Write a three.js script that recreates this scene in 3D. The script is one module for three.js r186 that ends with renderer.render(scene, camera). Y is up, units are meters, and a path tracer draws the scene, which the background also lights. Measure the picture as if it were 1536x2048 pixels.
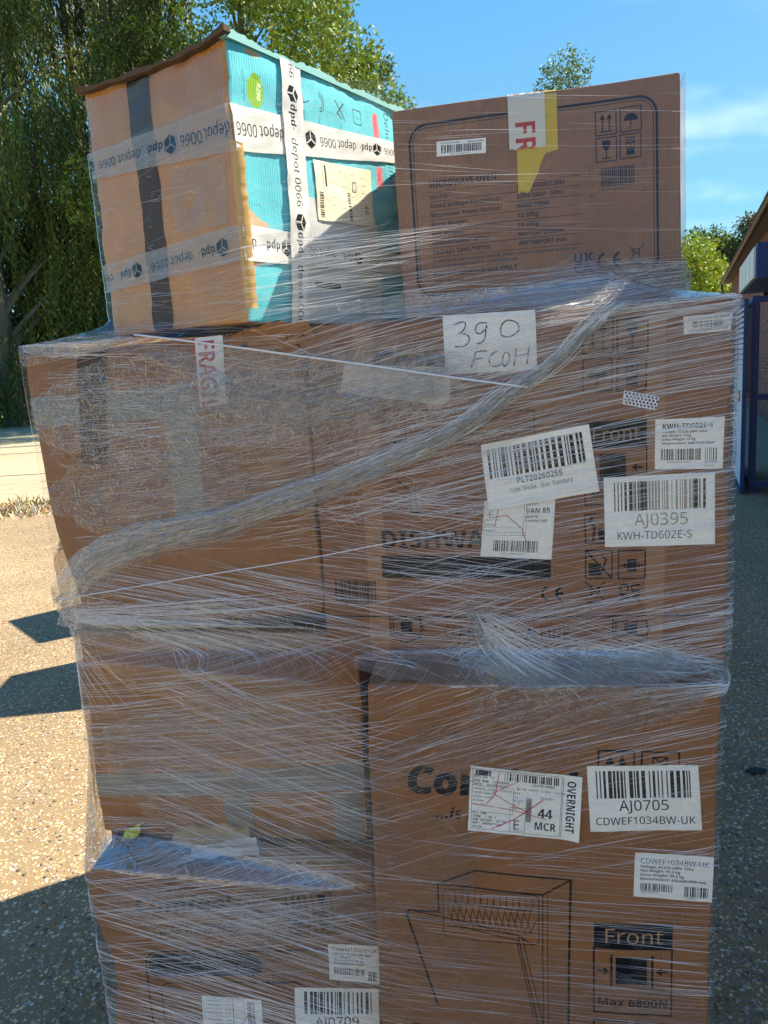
import * as THREE from 'three';
import { mergeGeometries } from 'three/addons/utils/BufferGeometryUtils.js';
import { ImprovedNoise } from 'three/addons/math/ImprovedNoise.js';

// ---------------------------------------------------------------- camera, sky, sun, exposure
const scene = new THREE.Scene();
const camera = new THREE.PerspectiveCamera(67.31, 0.75, 0.05, 600);
camera.position.set(0, 1.477, 0);
camera.rotation.set(THREE.MathUtils.degToRad(-10.26), 0, THREE.MathUtils.degToRad(-3.41));
const renderer = new THREE.WebGLRenderer({ antialias: true });
renderer.setSize(768, 1024);
renderer.toneMapping = THREE.LinearToneMapping;
renderer.toneMappingExposure = 2.6;
renderer.shadowMap.enabled = true;
const SUN = new THREE.Vector3(0.561, 0.743, -0.364).normalize();
const sun = new THREE.DirectionalLight(new THREE.Color(1, 0.91, 0.73), 5);
sun.position.copy(SUN).multiplyScalar(60); sun.target.position.set(0, 0, -4);
sun.castShadow = true; sun.shadow.mapSize.set(4096, 4096);
Object.assign(sun.shadow.camera, { left: -45, right: 45, top: 45, bottom: -45, near: 1, far: 160 });
scene.add(sun, sun.target);

const noise = new ImprovedNoise();
const N = (x, y, z = 0) => noise.noise(x + 31.7, y + 17.3, z + 5.1);
const fbm = (x, y, z = 0) => N(x, y, z) + 0.5 * N(2 * x, 2 * y, 2 * z + 9) + 0.25 * N(4 * x, 4 * y, 4 * z + 3);
function RNG(seed) { let s = seed >>> 0; return () => { s = (s + 0x6d2b79f5) | 0; let t = Math.imul(s ^ (s >>> 15), 1 | s); t = (t + Math.imul(t ^ (t >>> 7), 61 | t)) ^ t; return ((t ^ (t >>> 14)) >>> 0) / 4294967296; }; }
const R0 = RNG(7);
const rr = (a, b, r = R0) => a + (b - a) * r();

{ // clear summer sky: deep blue overhead, paler and slightly cyan towards the horizon, thin cirrus low down
  const W = 1024, H = 512, d = new Float32Array(W * H * 4);
  for (let j = 0; j < H; j++) {
    const el = ((j + 0.5) / H - 0.5) * Math.PI, e = Math.max(0, Math.sin(el));
    for (let i = 0; i < W; i++) {
      const ph = (i + 0.5) / W * 2 * Math.PI - Math.PI;
      const t = Math.pow(1 - e, 2.6);
      let r = 0.024 + 0.15 * t, g = 0.136 + 0.24 * t, b = 0.345 + 0.10 * t;
      const dx = Math.cos(el) * Math.cos(ph), dz = Math.cos(el) * Math.sin(ph), dy = Math.sin(el);
      const cs = Math.max(0, dx * SUN.x + dy * SUN.y + dz * SUN.z), gl = 0.10 * Math.pow(cs, 8);
      r += gl; g += gl; b += gl;
      if (el > 0) {
        const q = 1 / (e + 0.12), c = fbm(dx * q * 1.1 + 4, dz * q * 3.2, 2.2) + 0.4 * fbm(dx * q * 5, dz * q * 12, 7);
        const k = Math.min(1, Math.max(0, (c - 0.22) * 0.9)) * Math.max(0, 1 - e * 1.7) * 0.75;
        r += (0.62 - r) * k; g += (0.68 - g) * k; b += (0.74 - b) * k;
      } else { r = 0.2; g = 0.2; b = 0.17; }
      const o = (j * W + i) * 4; d[o] = r; d[o + 1] = g; d[o + 2] = b; d[o + 3] = 1;
    }
  }
  const t = new THREE.DataTexture(d, W, H, THREE.RGBAFormat, THREE.FloatType);
  t.mapping = THREE.EquirectangularReflectionMapping; t.magFilter = t.minFilter = THREE.LinearFilter; t.needsUpdate = true;
  scene.background = t; scene.environment = t;
}

// ---------------------------------------------------------------- helpers
const D2R = Math.PI / 180;
const taken = new Map();
function numbered(n) { const k = taken.get(n) || 0; taken.set(n, k + 1); return k ? `${n}_${String(k).padStart(3, '0')}` : n; }
function tag(o, label, category, group, kind) {
  if (label) o.userData.label = label; if (category) o.userData.category = category;
  if (group) o.userData.group = group; if (kind) o.userData.kind = kind; return o;
}
function thing(name, label, category, pos = [0, 0, 0], group) {
  const o = new THREE.Group(); o.name = numbered(name); o.position.set(...pos); scene.add(o); return tag(o, label, category, group);
}
function mesh(name, geo, mat, parent = scene) {
  const m = new THREE.Mesh(geo, mat); m.name = parent === scene ? numbered(name) : name; m.castShadow = m.receiveShadow = true; parent.add(m); return m;
}
function inst(name, geo, mat, mats, cols, parent = scene) {
  const m = new THREE.InstancedMesh(geo, mat, mats.length); m.name = parent === scene ? numbered(name) : name;
  mats.forEach((q, i) => { m.setMatrixAt(i, q); if (cols) m.setColorAt(i, cols[i]); });
  m.castShadow = m.receiveShadow = true; m.instanceMatrix.needsUpdate = true; parent.add(m); return m;
}
const lin = (r, g, b) => new THREE.Color().setRGB(r, g, b);
const std = (c, rough = 0.8, o = {}) => new THREE.MeshStandardMaterial({ color: c, roughness: rough, ...o });
const phy = (c, rough = 0.8, o = {}) => new THREE.MeshPhysicalMaterial({ color: c, roughness: rough, ...o });
function box(w, h, d, x = 0, y = 0, z = 0) { const g = new THREE.BoxGeometry(w, h, d); g.translate(x, y, z); return g; }
function canvas(w, h) { const c = document.createElement('canvas'); c.width = Math.round(w); c.height = Math.round(h); return c; }
function tex(c, { repeat, srgb = true } = {}) {
  const t = new THREE.CanvasTexture(c); if (srgb) t.colorSpace = THREE.SRGBColorSpace;
  if (repeat) { t.wrapS = t.wrapT = THREE.RepeatWrapping; t.repeat.set(...repeat); }
  t.magFilter = THREE.LinearFilter; return t;
}
// per-pixel colour (0..255 each)
function pixels(w, h, f) { const c = canvas(w, h), x = c.getContext('2d'), im = x.createImageData(w, h), d = im.data; for (let j = 0; j < h; j++) for (let i = 0; i < w; i++) { const o = (j * w + i) * 4, v = f(i, j); d[o] = v[0]; d[o + 1] = v[1]; d[o + 2] = v[2]; d[o + 3] = 255; } x.putImageData(im, 0, 0); return c; }

// ---------------------------------------------------------------- ground
function periodicSpots(S, n, seed, rmin, rmax, paint) { // stones drawn so that the tile wraps
  const r = RNG(seed), c = canvas(S, S), x = c.getContext('2d');
  paint.base(x, S);
  for (let k = 0; k < n; k++) {
    const px = r() * S, py = r() * S, q = rmin + (rmax - rmin) * Math.pow(r(), 2.2), a = r() * 6.3, e = 0.55 + 0.45 * r(), m = 5 + Math.floor(r() * 3), v = [];
    for (let i = 0; i < m; i++) { const t = i / m * 6.283 + rr(-0.3, 0.3, r); v.push([Math.cos(t) * q * rr(0.75, 1.1, r), Math.sin(t) * q * e * rr(0.75, 1.1, r)]); }
    x.fillStyle = paint.color(r);
    for (const ox of [-S, 0, S]) for (const oy of [-S, 0, S]) {
      if (px + ox < -q || px + ox > S + q || py + oy < -q || py + oy > S + q) continue;
      x.save(); x.translate(px + ox, py + oy); x.rotate(a); x.beginPath(); v.forEach((p, i) => (i ? x.lineTo(...p) : x.moveTo(...p))); x.closePath(); x.fill(); x.restore();
    }
  }
  return c;
}
const chipCol = (r) => { const t = r(), l = 122 + 100 * Math.pow(r(), 1.0); return t < 0.72 ? `rgb(${l},${l * 0.89},${l * 0.72})` : t < 0.9 ? `rgb(${l * 0.95},${l * 0.95},${l * 0.95})` : `rgb(${l * 0.95},${l * 0.72},${l * 0.52})`; };
const tarmacC = periodicSpots(1024, 15000, 11, 1.2, 6.8, { base: (x, S) => { x.fillStyle = 'rgb(126,108,84)'; x.fillRect(0, 0, S, S); }, color: chipCol });
const tarmacB = periodicSpots(1024, 15000, 11, 1.2, 6.8, { base: (x, S) => { x.fillStyle = 'rgb(60,60,60)'; x.fillRect(0, 0, S, S); }, color: (r) => { const t = r(), l = 90 + 150 * r(); r; void t; return `rgb(${l},${l},${l})`; } });
const TILE = 1.15;
const tarmacM = std(0xffffff, 0.92, { map: tex(tarmacC, { repeat: [1, 1] }), bumpMap: tex(tarmacB, { repeat: [1, 1], srgb: false }), bumpScale: 0.003, vertexColors: true });
function sheet(x0, x1, z0, z1, y, step, tint, uvs = TILE) { // ground sheet with broad patches of tone in its vertex colours
  const nx = Math.max(1, Math.round((x1 - x0) / step)), nz = Math.max(1, Math.round((z1 - z0) / step));
  const g = new THREE.PlaneGeometry(x1 - x0, z1 - z0, nx, nz); g.rotateX(-Math.PI / 2); g.translate((x0 + x1) / 2, y, (z0 + z1) / 2);
  const p = g.attributes.position, uv = g.attributes.uv, col = new Float32Array(p.count * 3);
  for (let i = 0; i < p.count; i++) {
    const x = p.getX(i), z = p.getZ(i), a = tint(x, z); uv.setXY(i, x / uvs + 0.07 * N(x * 0.4, z * 0.4), z / uvs + 0.07 * N(z * 0.4, x * 0.4, 4));
    col[3 * i] = a[0]; col[3 * i + 1] = a[1]; col[3 * i + 2] = a[2];
  }
  g.setAttribute('color', new THREE.BufferAttribute(col, 3)); return g;
}
const patch = (x, z) => { const v = 1.06 + 0.2 * fbm(x * 0.45, z * 0.45) + 0.17 * fbm(x * 1.9, z * 1.9, 3); return [v * 1.06, v, v * 0.88]; };
const nearG = sheet(-14, 8, -12, 6, 0, 0.2, patch), farG = [sheet(-220, 220, -260, -12, 0, 6, patch), sheet(-220, 220, 6, 120, 0, 6, patch), sheet(-220, -14, -12, 6, 0, 6, patch), sheet(8, 220, -12, 6, 0, 6, patch)];
tag(mesh('ground', mergeGeometries([nearG, ...farG]), tarmacM), null, null, null, 'structure');
const concC = pixels(512, 512, (i, j) => { const v = 150 + 16 * fbm(i / 60, j / 60) + 10 * N(i / 3, j / 3) + 8 * N(i / 11, j / 9, 4); return [v * 1.08, v * 0.99, v * 0.8]; });
const concM = std(0xffffff, 0.9, { map: tex(concC, { repeat: [1, 1] }), bumpMap: tex(concC, { repeat: [1, 1], srgb: false }), bumpScale: 0.002, vertexColors: true });
tag(mesh('concrete_yard', sheet(-60, -1.5, -38.5, -10.3, 0.004, 0.8, (x, z) => { const v = 1 + 0.12 * fbm(x * 0.3, z * 0.3); return [v, v, v]; }, 1.6), concM), null, null, null, 'structure');
{ // joints and a darker drain channel across the yard
  const g = []; for (const z of [-14.2, -19.5, -22.1, -30]) g.push(box(58, 0.006, z === -22.1 ? 0.5 : 0.05, -31, 0.009, z));
  tag(mesh('yard_joint', mergeGeometries(g), std(lin(0.16, 0.15, 0.13), 0.95)), null, null, null, 'structure');
}
// path along the brick building, a step lighter than the tarmac
const WD = new THREE.Vector2(0.366, -0.931); // direction of the long wall, away from the camera (x, z)
const WN = new THREE.Vector2(-0.931, -0.366); // its outward side
const wallAt = (s, o = 0) => [1.8 + WD.x * s + WN.x * o, WD.y * s + WN.y * o]; // s metres along from beside the camera, o metres out
{
  const g = new THREE.BufferGeometry(), v = [], u = [], q = 40; const idx = [], col = [];
  for (let i = 0; i <= q; i++) for (const o of [0, 1.55]) { const s = 8.2 + (31.2 - 8.2) * i / q, [x, z] = wallAt(s, o + (o ? 0.12 * N(s * 0.7, 3) : 0)); v.push(x, 0.005, z); u.push(s / 1.6, o / 1.6); const t = 0.62 + 0.1 * fbm(s * 0.8, o); col.push(t * 0.95, t, t * 1.02); }
  for (let i = 0; i < q; i++) idx.push(2 * i, 2 * i + 2, 2 * i + 1, 2 * i + 1, 2 * i + 2, 2 * i + 3);
  g.setAttribute('position', new THREE.Float32BufferAttribute(v, 3)); g.setAttribute('uv', new THREE.Float32BufferAttribute(u, 2)); g.setAttribute('color', new THREE.Float32BufferAttribute(col, 3)); g.setIndex(idx); g.computeVertexNormals();
  tag(mesh('path', g, concM), null, null, null, 'structure');
}
{ // loose chippings on the tarmac
  const g = new THREE.IcosahedronGeometry(1, 0), p = g.attributes.position; for (let i = 0; i < p.count; i++) { const k = 1 + 0.35 * N(p.getX(i) * 3, p.getY(i) * 3, p.getZ(i) * 3); p.setXYZ(i, p.getX(i) * k, p.getY(i) * k * 0.55, p.getZ(i) * k); } g.computeVertexNormals();
  const M = [], C = [], r = RNG(5), o = new THREE.Object3D();
  for (let k = 0; k < 15000; k++) {
    const left = r() < 0.62, z = left ? -1.3 - 7.5 * Math.pow(r(), 1.25) : -1.3 - 5.2 * Math.pow(r(), 1.2), x = left ? z * rr(0.18, 0.56, r) : -z * rr(0.38, 0.56, r);
    const s = 0.0022 + 0.0055 * Math.pow(r(), 3); o.position.set(x, s * 0.2, z); o.rotation.set(rr(-0.3, 0.3, r), r() * 6.3, rr(-0.3, 0.3, r)); o.scale.set(s, s, s * rr(0.6, 1, r)); o.updateMatrix(); M.push(o.matrix.clone());
    const l = 0.1 + 0.26 * Math.pow(r(), 1.3), w = r(); C.push(w < 0.06 ? lin(l * 1.1, l * 0.55, l * 0.25) : lin(l, l * 0.93, l * 0.78));
  }
  tag(inst('loose_chippings', g, std(0xffffff, 0.9), M, C), 'loose pale stone chippings scattered on the tarmac', 'gravel', null, 'stuff');
}
{ // strip of dry grass and litter where tarmac meets the yard
  const blade = new THREE.BufferGeometry(); blade.setAttribute('position', new THREE.Float32BufferAttribute([-0.006, 0, 0, 0.006, 0, 0, 0.004, 0.6, 0.1, -0.003, 0.6, 0.1, 0, 1, 0.35], 3)); blade.setIndex([0, 1, 2, 0, 2, 3, 3, 2, 4]); blade.computeVertexNormals();
  const M = [], C = [], r = RNG(15), o = new THREE.Object3D();
  for (let k = 0; k < 5200; k++) {
    const x = -9 + 7.5 * r(), z = -9.9 + rr(-0.55, 0.55, r) * (0.5 + r()) + 0.25 * N(x * 1.3, 2), s = rr(0.05, 0.2, r) * (0.6 + 0.8 * Math.max(0, fbm(x * 1.5, z * 1.5)));
    o.position.set(x, 0, z); o.rotation.set(rr(-0.9, 0.9, r), r() * 6.3, rr(-0.9, 0.9, r)); o.scale.set(2.2, s, s); o.updateMatrix(); M.push(o.matrix.clone());
    const t = r(); C.push(t < 0.3 ? lin(0.5, 0.46, 0.36) : t < 0.72 ? lin(0.42, 0.24, 0.08) : t < 0.88 ? lin(0.2, 0.22, 0.06) : lin(0.7, 0.68, 0.6));
  }
  tag(inst('dry_grass', blade, std(0xffffff, 0.9, { side: THREE.DoubleSide }), M, C), 'strip of dry straw coloured grass and leaf litter along the tarmac edge', 'grass', null, 'stuff');
}
{ // dark oil spot with crumbs on the shaded tarmac
  const s = new THREE.Shape(); for (let i = 0; i <= 22; i++) { const a = i / 22 * 6.283, q = 0.024 * (1 + 0.6 * N(Math.cos(a) * 1.6, Math.sin(a) * 1.6)); i ? s.lineTo(q * Math.cos(a) * 1.4, q * Math.sin(a)) : s.moveTo(q * Math.cos(a) * 1.4, q * Math.sin(a)); }
  const g = new THREE.ExtrudeGeometry(s, { depth: 0.006, bevelEnabled: false }); g.rotateX(-Math.PI / 2); g.translate(1.27, 0.002, -2.52);
  tag(mesh('tar_lump', g, std(lin(0.012, 0.012, 0.014), 0.7)), 'small black lump of tar on the shaded tarmac', 'tar lump');
}

// ---------------------------------------------------------------- brick building with caged door on the right
const brickC = (() => { const W = 512, H = 512, nb = 8, nc = 24, ch = H / nc, bw = W / nb, r = RNG(3), tone = []; for (let i = 0; i < 400; i++) tone.push([rr(0.82, 1.15, r), rr(-10, 10, r)]);
  return pixels(W, H, (i, j) => { const cy = Math.floor(j / ch), off = cy % 2 ? bw / 2 : 0, bx = Math.floor((i + off) / bw) % nb, fy = j - cy * ch, fx = (i + off) % bw, mortar = fy < 3.2 || fx < 3.2, t = tone[(cy * nb + bx) % 400], g = 14 * N(i / 4, j / 4) + 8 * N(i / 17, j / 17, 5); return mortar ? [122 + g, 112 + g, 100 + g] : [(116 + g + t[1]) * t[0], (70 + g * 0.8) * t[0], (57 + g * 0.6) * t[0]]; }); })();
const brickT = tex(brickC, { repeat: [1, 1] }), brickM = std(0xffffff, 0.9, { map: brickT, bumpMap: tex(brickC, { repeat: [1, 1], srgb: false }), bumpScale: -0.004 });
const tileM = std(lin(0.05, 0.042, 0.038), 0.85), blackM = std(lin(0.02, 0.02, 0.022), 0.5), whiteM = std(lin(0.75, 0.76, 0.76), 0.5), blueM = std(lin(0.01, 0.038, 0.15), 0.5), darkM = std(lin(0.02, 0.022, 0.025), 0.8);
const bld = new THREE.Group(); bld.name = 'brick_building'; bld.position.set(1.8, 0, 0); bld.rotation.y = Math.atan2(-WD.y, WD.x); scene.add(bld); // local x runs along the wall away from the camera, local +z is outward? (checked below)
tag(bld, 'single storey red brick building with dark tiled eaves on the right', 'building');
// local frame: +x along WD, y up, local z: outward is -z (left of the wall direction)
{
  const L0 = 0.5, L1 = 31.4, EH = 4.3, DEP = 9;
  const wall = (w, h, d, x, y, z, along = 'x') => { const g = box(w, h, d, x, y, z), p = g.attributes.position, uv = g.attributes.uv, n = g.attributes.normal; for (let i = 0; i < p.count; i++) { const a = Math.abs(n.getX(i)) > 0.5 ? p.getZ(i) : p.getX(i); uv.setXY(i, a / 1.8, (Math.abs(n.getY(i)) > 0.5 ? p.getZ(i) : p.getY(i)) / 1.8); } return g; };
  // front wall pieces around one window at s = 22.6..23.7
  const W0 = 24.4, W1 = 25.6;
  mesh('wall', mergeGeometries([wall(W0 - L0, EH, 0.3, (L0 + W0) / 2, EH / 2, 0.15), wall(L1 - W1, EH, 0.3, (L1 + W1) / 2, EH / 2, 0.15), wall(W1 - W0, 0.95, 0.3, (W0 + W1) / 2, 0.475, 0.15), wall(W1 - W0, EH - 2.2, 0.3, (W0 + W1) / 2, 2.2 + (EH - 2.2) / 2, 0.15), wall(0.3, EH, DEP - 0.3, L0 + 0.15, EH / 2, 0.3 + (DEP - 0.3) / 2), wall(0.3, EH, DEP - 0.3, L1 - 0.15, EH / 2, 0.3 + (DEP - 0.3) / 2), wall(L1 - L0, EH, 0.3, (L0 + L1) / 2, EH / 2, DEP + 0.15)]), brickM, bld);
  const win = mesh('window', mergeGeometries([box(W1 - W0, 0.07, 0.08, (W0 + W1) / 2, 0.985, 0.12), box(W1 - W0, 0.07, 0.08, (W0 + W1) / 2, 2.165, 0.12), box(0.07, 1.11, 0.08, W0 + 0.035, 1.575, 0.12), box(0.07, 1.11, 0.08, W1 - 0.035, 1.575, 0.12), box(0.05, 1.11, 0.06, (W0 + W1) / 2, 1.575, 0.12)]), whiteM, bld);
  mesh('pane', box(W1 - W0 - 0.1, 1.12, 0.01, (W0 + W1) / 2, 1.575, 0.14), phy(lin(0.9, 0.95, 0.95), 0.02, { transmission: 0.7, thickness: 0 }), win);
  mesh('sill', box(W1 - W0 + 0.2, 0.07, 0.22, (W0 + W1) / 2, 0.92, -0.04), whiteM, win);
  // roof: sloping tile courses with a ragged lower edge, closed underside
  const pitch = 34 * D2R, run = DEP / 2 + 0.43, n = 30; const g = [];
  for (const sgn of [1, -1]) for (let k = 0; k < n; k++) {
    const a = k / n * run, b = (k + 1.25) / n * run, len = (b - a) / Math.cos(pitch), zz = (a + b) / 2 - 0.28, yy = EH - 0.25 + (a + b) / 2 * Math.tan(pitch) + 0.02;
    const t = new THREE.BoxGeometry(L1 - L0 + 0.6, 0.03, len); t.rotateX(-(pitch - 0.035)); t.translate((L0 + L1) / 2, yy, zz);
    if (sgn < 0) { t.rotateY(Math.PI); t.translate(L0 + L1, 0, DEP + 0.3); } g.push(t);
  }
  const roof = mesh('roof', mergeGeometries(g), tileM, bld);
  const lip = []; for (let s = L0 - 0.2; s < L1 + 0.3; s += 0.29) { const t = box(0.26, 0.035, 0.34, s, 0, 0); t.rotateX(-pitch); t.translate(0, EH - 0.22 + 0.012 * ((s * 7.3) % 1), -0.26); lip.push(t); }
  mesh('eaves_tile', mergeGeometries(lip), std(lin(0.06, 0.05, 0.045), 0.85), roof).userData.kind = 'stuff';
  mesh('soffit', box(L1 - L0 + 0.5, 0.03, 0.26, (L0 + L1) / 2, EH - 0.3, -0.132), std(lin(0.06, 0.05, 0.045), 0.8), roof);
  mesh('gutter', mergeGeometries([(() => { const c = new THREE.CylinderGeometry(0.06, 0.06, L1 - L0 + 0.5, 10, 1); c.rotateZ(Math.PI / 2); c.translate((L0 + L1) / 2, EH - 0.3, -0.33); return c; })()]), blackM, roof);
  const dp = new THREE.CatmullRomCurve3([[L1 + 0.1, EH - 0.34, -0.33], [L1 + 0.1, EH - 0.6, -0.3], [L1 - 0.1, EH - 0.85, -0.1], [L1 - 0.1, EH - 1.2, -0.07], [L1 - 0.1, 0.1, -0.07]].map((p) => new THREE.Vector3(...p)));
  mesh('downpipe', new THREE.TubeGeometry(dp, 40, 0.04, 8), blackM, bld);
  mesh('gable', (() => { const s = new THREE.Shape([new THREE.Vector2(0, 0), new THREE.Vector2(DEP + 0.3, 0), new THREE.Vector2(DEP / 2 + 0.15, (DEP / 2 + 0.15) * Math.tan(pitch))]); const a = new THREE.ExtrudeGeometry(s, { depth: 0.28, bevelEnabled: false }); a.rotateY(-Math.PI / 2); a.translate(L1, EH, 0); return a; })(), brickM, bld);
  mesh('ceiling', box(L1 - L0 - 0.6, 0.1, DEP - 0.4, (L0 + L1) / 2, EH - 0.1, DEP / 2 + 0.15), std(lin(0.4, 0.4, 0.4)), bld);
}
{ // blue steel cage in front of the doorway, with an open slatted door leaf
  const cg = thing('blue_cage', 'blue steel framed mesh cage projecting from the brick building', 'cage'); cg.position.copy(bld.position); cg.rotation.copy(bld.rotation);
  const s0 = 8.25, s1 = 9.75, o = -0.98, P = 0.07, h = 2.02;
  for (const [s, z] of [[s0, o], [s1, o], [s0, -0.04], [s1, -0.04]]) mesh('post', box(P, h, P, s, h / 2, z), blueM, cg);
  for (const y of [0.09, 1.0, 1.985]) { mesh('rail', box(s1 - s0 - P, 0.06, 0.05, (s0 + s1) / 2, y, o), blueM, cg); mesh('rail', box(0.05, 0.06, -o - 0.04 - P, s0, y, (o - 0.04) / 2), blueM, cg); }
  const wires = []; for (let k = 1; k < 30; k++) { wires.push(box(0.005, 0.9, 0.005, s0, 1.49, o + 0.035 + k * 0.03)); wires.push(box(0.005, 0.005, 0.9, s0 + 0.006, 1.03 + k * 0.031, (o - 0.04) / 2)); }
  for (let k = 1; k < 56; k++) { wires.push(box(0.005, 0.9, 0.005, s0 + 0.035 + k * 0.032, 1.49, o)); if (k < 30) wires.push(box(1.72, 0.005, 0.005, (s0 + s1) / 2, 1.03 + k * 0.031, o + 0.006)); }
  mesh('wire_mesh', mergeGeometries(wires), std(lin(0.3, 0.33, 0.36), 0.5, { metalness: 0.5 }), cg).userData.kind = 'stuff';
  mesh('back_door', box(1.5, 1.95, 0.05, 9.1, 0.98, -0.03), darkM, cg);
  const door = thing('slatted_door', 'open grey blue slatted metal door leaf hinged on the blue cage', 'door', [0, 0, 0]); door.position.copy(bld.position); door.rotation.copy(bld.rotation);
  const slatM = std(lin(0.45, 0.52, 0.6), 0.5), len = 1.62, dx = s1 + 0.02;
  mesh('door_frame', mergeGeometries([box(0.05, 1.95, 0.04, dx - 1.66, 1.0, o - 0.1), box(0.05, 1.95, 0.04, dx, 1.0, o - 0.1), box(len, 0.05, 0.04, dx - 0.83, 1.97, o - 0.1), box(len, 0.05, 0.04, dx - 0.83, 0.05, o - 0.1)]), blueM, door);
  for (let k = 0; k < 34; k++) { const g = box(len - 0.02, 0.05, 0.008); g.rotateX(0.5); g.translate(dx - 0.83, 0.1 + k * 0.055, o - 0.1); mesh('slat', g, slatM, door); }
  const hd = new THREE.TorusGeometry(0.05, 0.012, 8, 16); hd.translate(dx - 1.5, 1.02, o - 0.14); mesh('handle', hd, std(lin(0.5, 0.42, 0.3), 0.35, { metalness: 0.8 }), door);
  const sg = thing('sign_box', 'blue and white boxed sign fixed above the caged doorway', 'sign'); sg.position.copy(bld.position); sg.rotation.copy(bld.rotation);
  mesh('case', box(2.3, 0.34, 0.5, 9.3, 2.36, -0.74), blueM, sg);
  for (let k = 0; k < 4; k++) mesh('panel', box(0.5, 0.3, 0.02, 8.5 + k * 0.54, 2.35, -1.005), std(lin(0.62, 0.68, 0.66), 0.4), sg);
  for (const s of [8.4, 10.2]) mesh('bracket', box(0.05, 0.05, 0.5, s, 2.15, -0.5), blackM, sg);
  const cl = thing('timber_cladding', 'pale horizontal boards above the caged doorway', 'cladding'); cl.position.copy(bld.position); cl.rotation.copy(bld.rotation);
  for (let k = 0; k < 7; k++) { const g = box(2.2, 0.11, 0.02); g.rotateX(-0.12); g.translate(9.2, 2.08 + k * 0.1 - 0.02, -0.05); mesh('board', g, std(lin(0.34 + 0.03 * (k % 3), 0.3 + 0.02 * (k % 2), 0.24), 0.8), cl); }
}

{ // pale rendered warehouse behind the camera; its sunlit front sends light back on to the shaded cartons
  const wh = thing('rendered_warehouse', 'pale cream rendered warehouse with roller shutter facing the stack from behind the camera', 'building', [-3.2, 0, 4.3]); wh.rotation.y = -0.06;
  const rc = pixels(256, 256, (i, j) => { const v = 214 + 10 * fbm(i / 30, j / 30) + 6 * N(i / 3, j / 3, 2); return [v, v * 0.98, v * 0.93]; });
  const rm = std(0xffffff, 0.9, { map: tex(rc, { repeat: [3, 2] }) }), W = 11.5, H = 4.4, dw = 3, dh = 3.1, dx = -2.6;
  mesh('wall', mergeGeometries([box(W / 2 + dx - dw / 2, H, 0.25, (-W / 2 + dx - dw / 2) / 2, H / 2, 0.125), box(W / 2 - dx - dw / 2, H, 0.25, (W / 2 + dx + dw / 2) / 2, H / 2, 0.125), box(dw, H - dh, 0.25, dx, (H + dh) / 2, 0.125), box(0.25, H, 6, -W / 2 + 0.125, H / 2, 3.25), box(0.25, H, 6, W / 2 - 0.125, H / 2, 3.25), box(W, H, 0.25, 0, H / 2, 6.375)]), rm, wh);
  const sh = mesh('roller_shutter', box(dw, 0.06, 0.08, dx, dh - 0.03, 0.14), std(lin(0.5, 0.51, 0.5), 0.5), wh);
  for (let k = 0; k < 30; k++) mesh('slat', box(dw - 0.01, 0.094, 0.03, dx, 0.05 + k * 0.1, 0.14 + 0.006 * (k % 2)), std(lin(0.55, 0.56, 0.55), 0.5), sh);
  mesh('roof', box(W + 0.4, 0.16, 6.9, 0, H + 0.08, 3.2), std(lin(0.12, 0.12, 0.13), 0.8), wh); mesh('plinth', box(W + 0.04, 0.22, 0.04, 0, 0.11, -0.021), std(lin(0.12, 0.11, 0.1), 0.9), wh).scale.x = 0.5; wh.children[wh.children.length - 1].position.x = 2.87;
}
// ---------------------------------------------------------------- trees
function leafCluster(seed, n, size, spread, up = 0.2) {
  const r = RNG(seed), v = [], nn = [], idx = [];
  for (let k = 0; k < n; k++) {
    const c = new THREE.Vector3(rr(-1, 1, r), rr(-1, 1, r), rr(-1, 1, r)).multiplyScalar(spread), a = new THREE.Vector3(rr(-1, 1, r), rr(-0.8, 0.4, r), rr(-1, 1, r)).normalize();
    const nrm = new THREE.Vector3(rr(-1, 1, r), rr(-0.3, 1, r) + up, rr(-1, 1, r)).normalize(), b = new THREE.Vector3().crossVectors(a, nrm).normalize(), s = size * rr(0.7, 1.3, r), o = v.length / 3;
    nrm.crossVectors(b, a).normalize();
    for (const [p, q] of [[-1, 0], [-0.1, 0.5], [1, 0], [-0.1, -0.5]]) { v.push(c.x + (a.x * p + b.x * q) * s, c.y + (a.y * p + b.y * q) * s, c.z + (a.z * p + b.z * q) * s); nn.push(nrm.x, nrm.y, nrm.z); }
    idx.push(o, o + 1, o + 2, o, o + 2, o + 3);
  }
  const g = new THREE.BufferGeometry(); g.setAttribute('position', new THREE.Float32BufferAttribute(v, 3)); g.setAttribute('normal', new THREE.Float32BufferAttribute(nn, 3)); g.setIndex(idx); return g;
}
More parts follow.
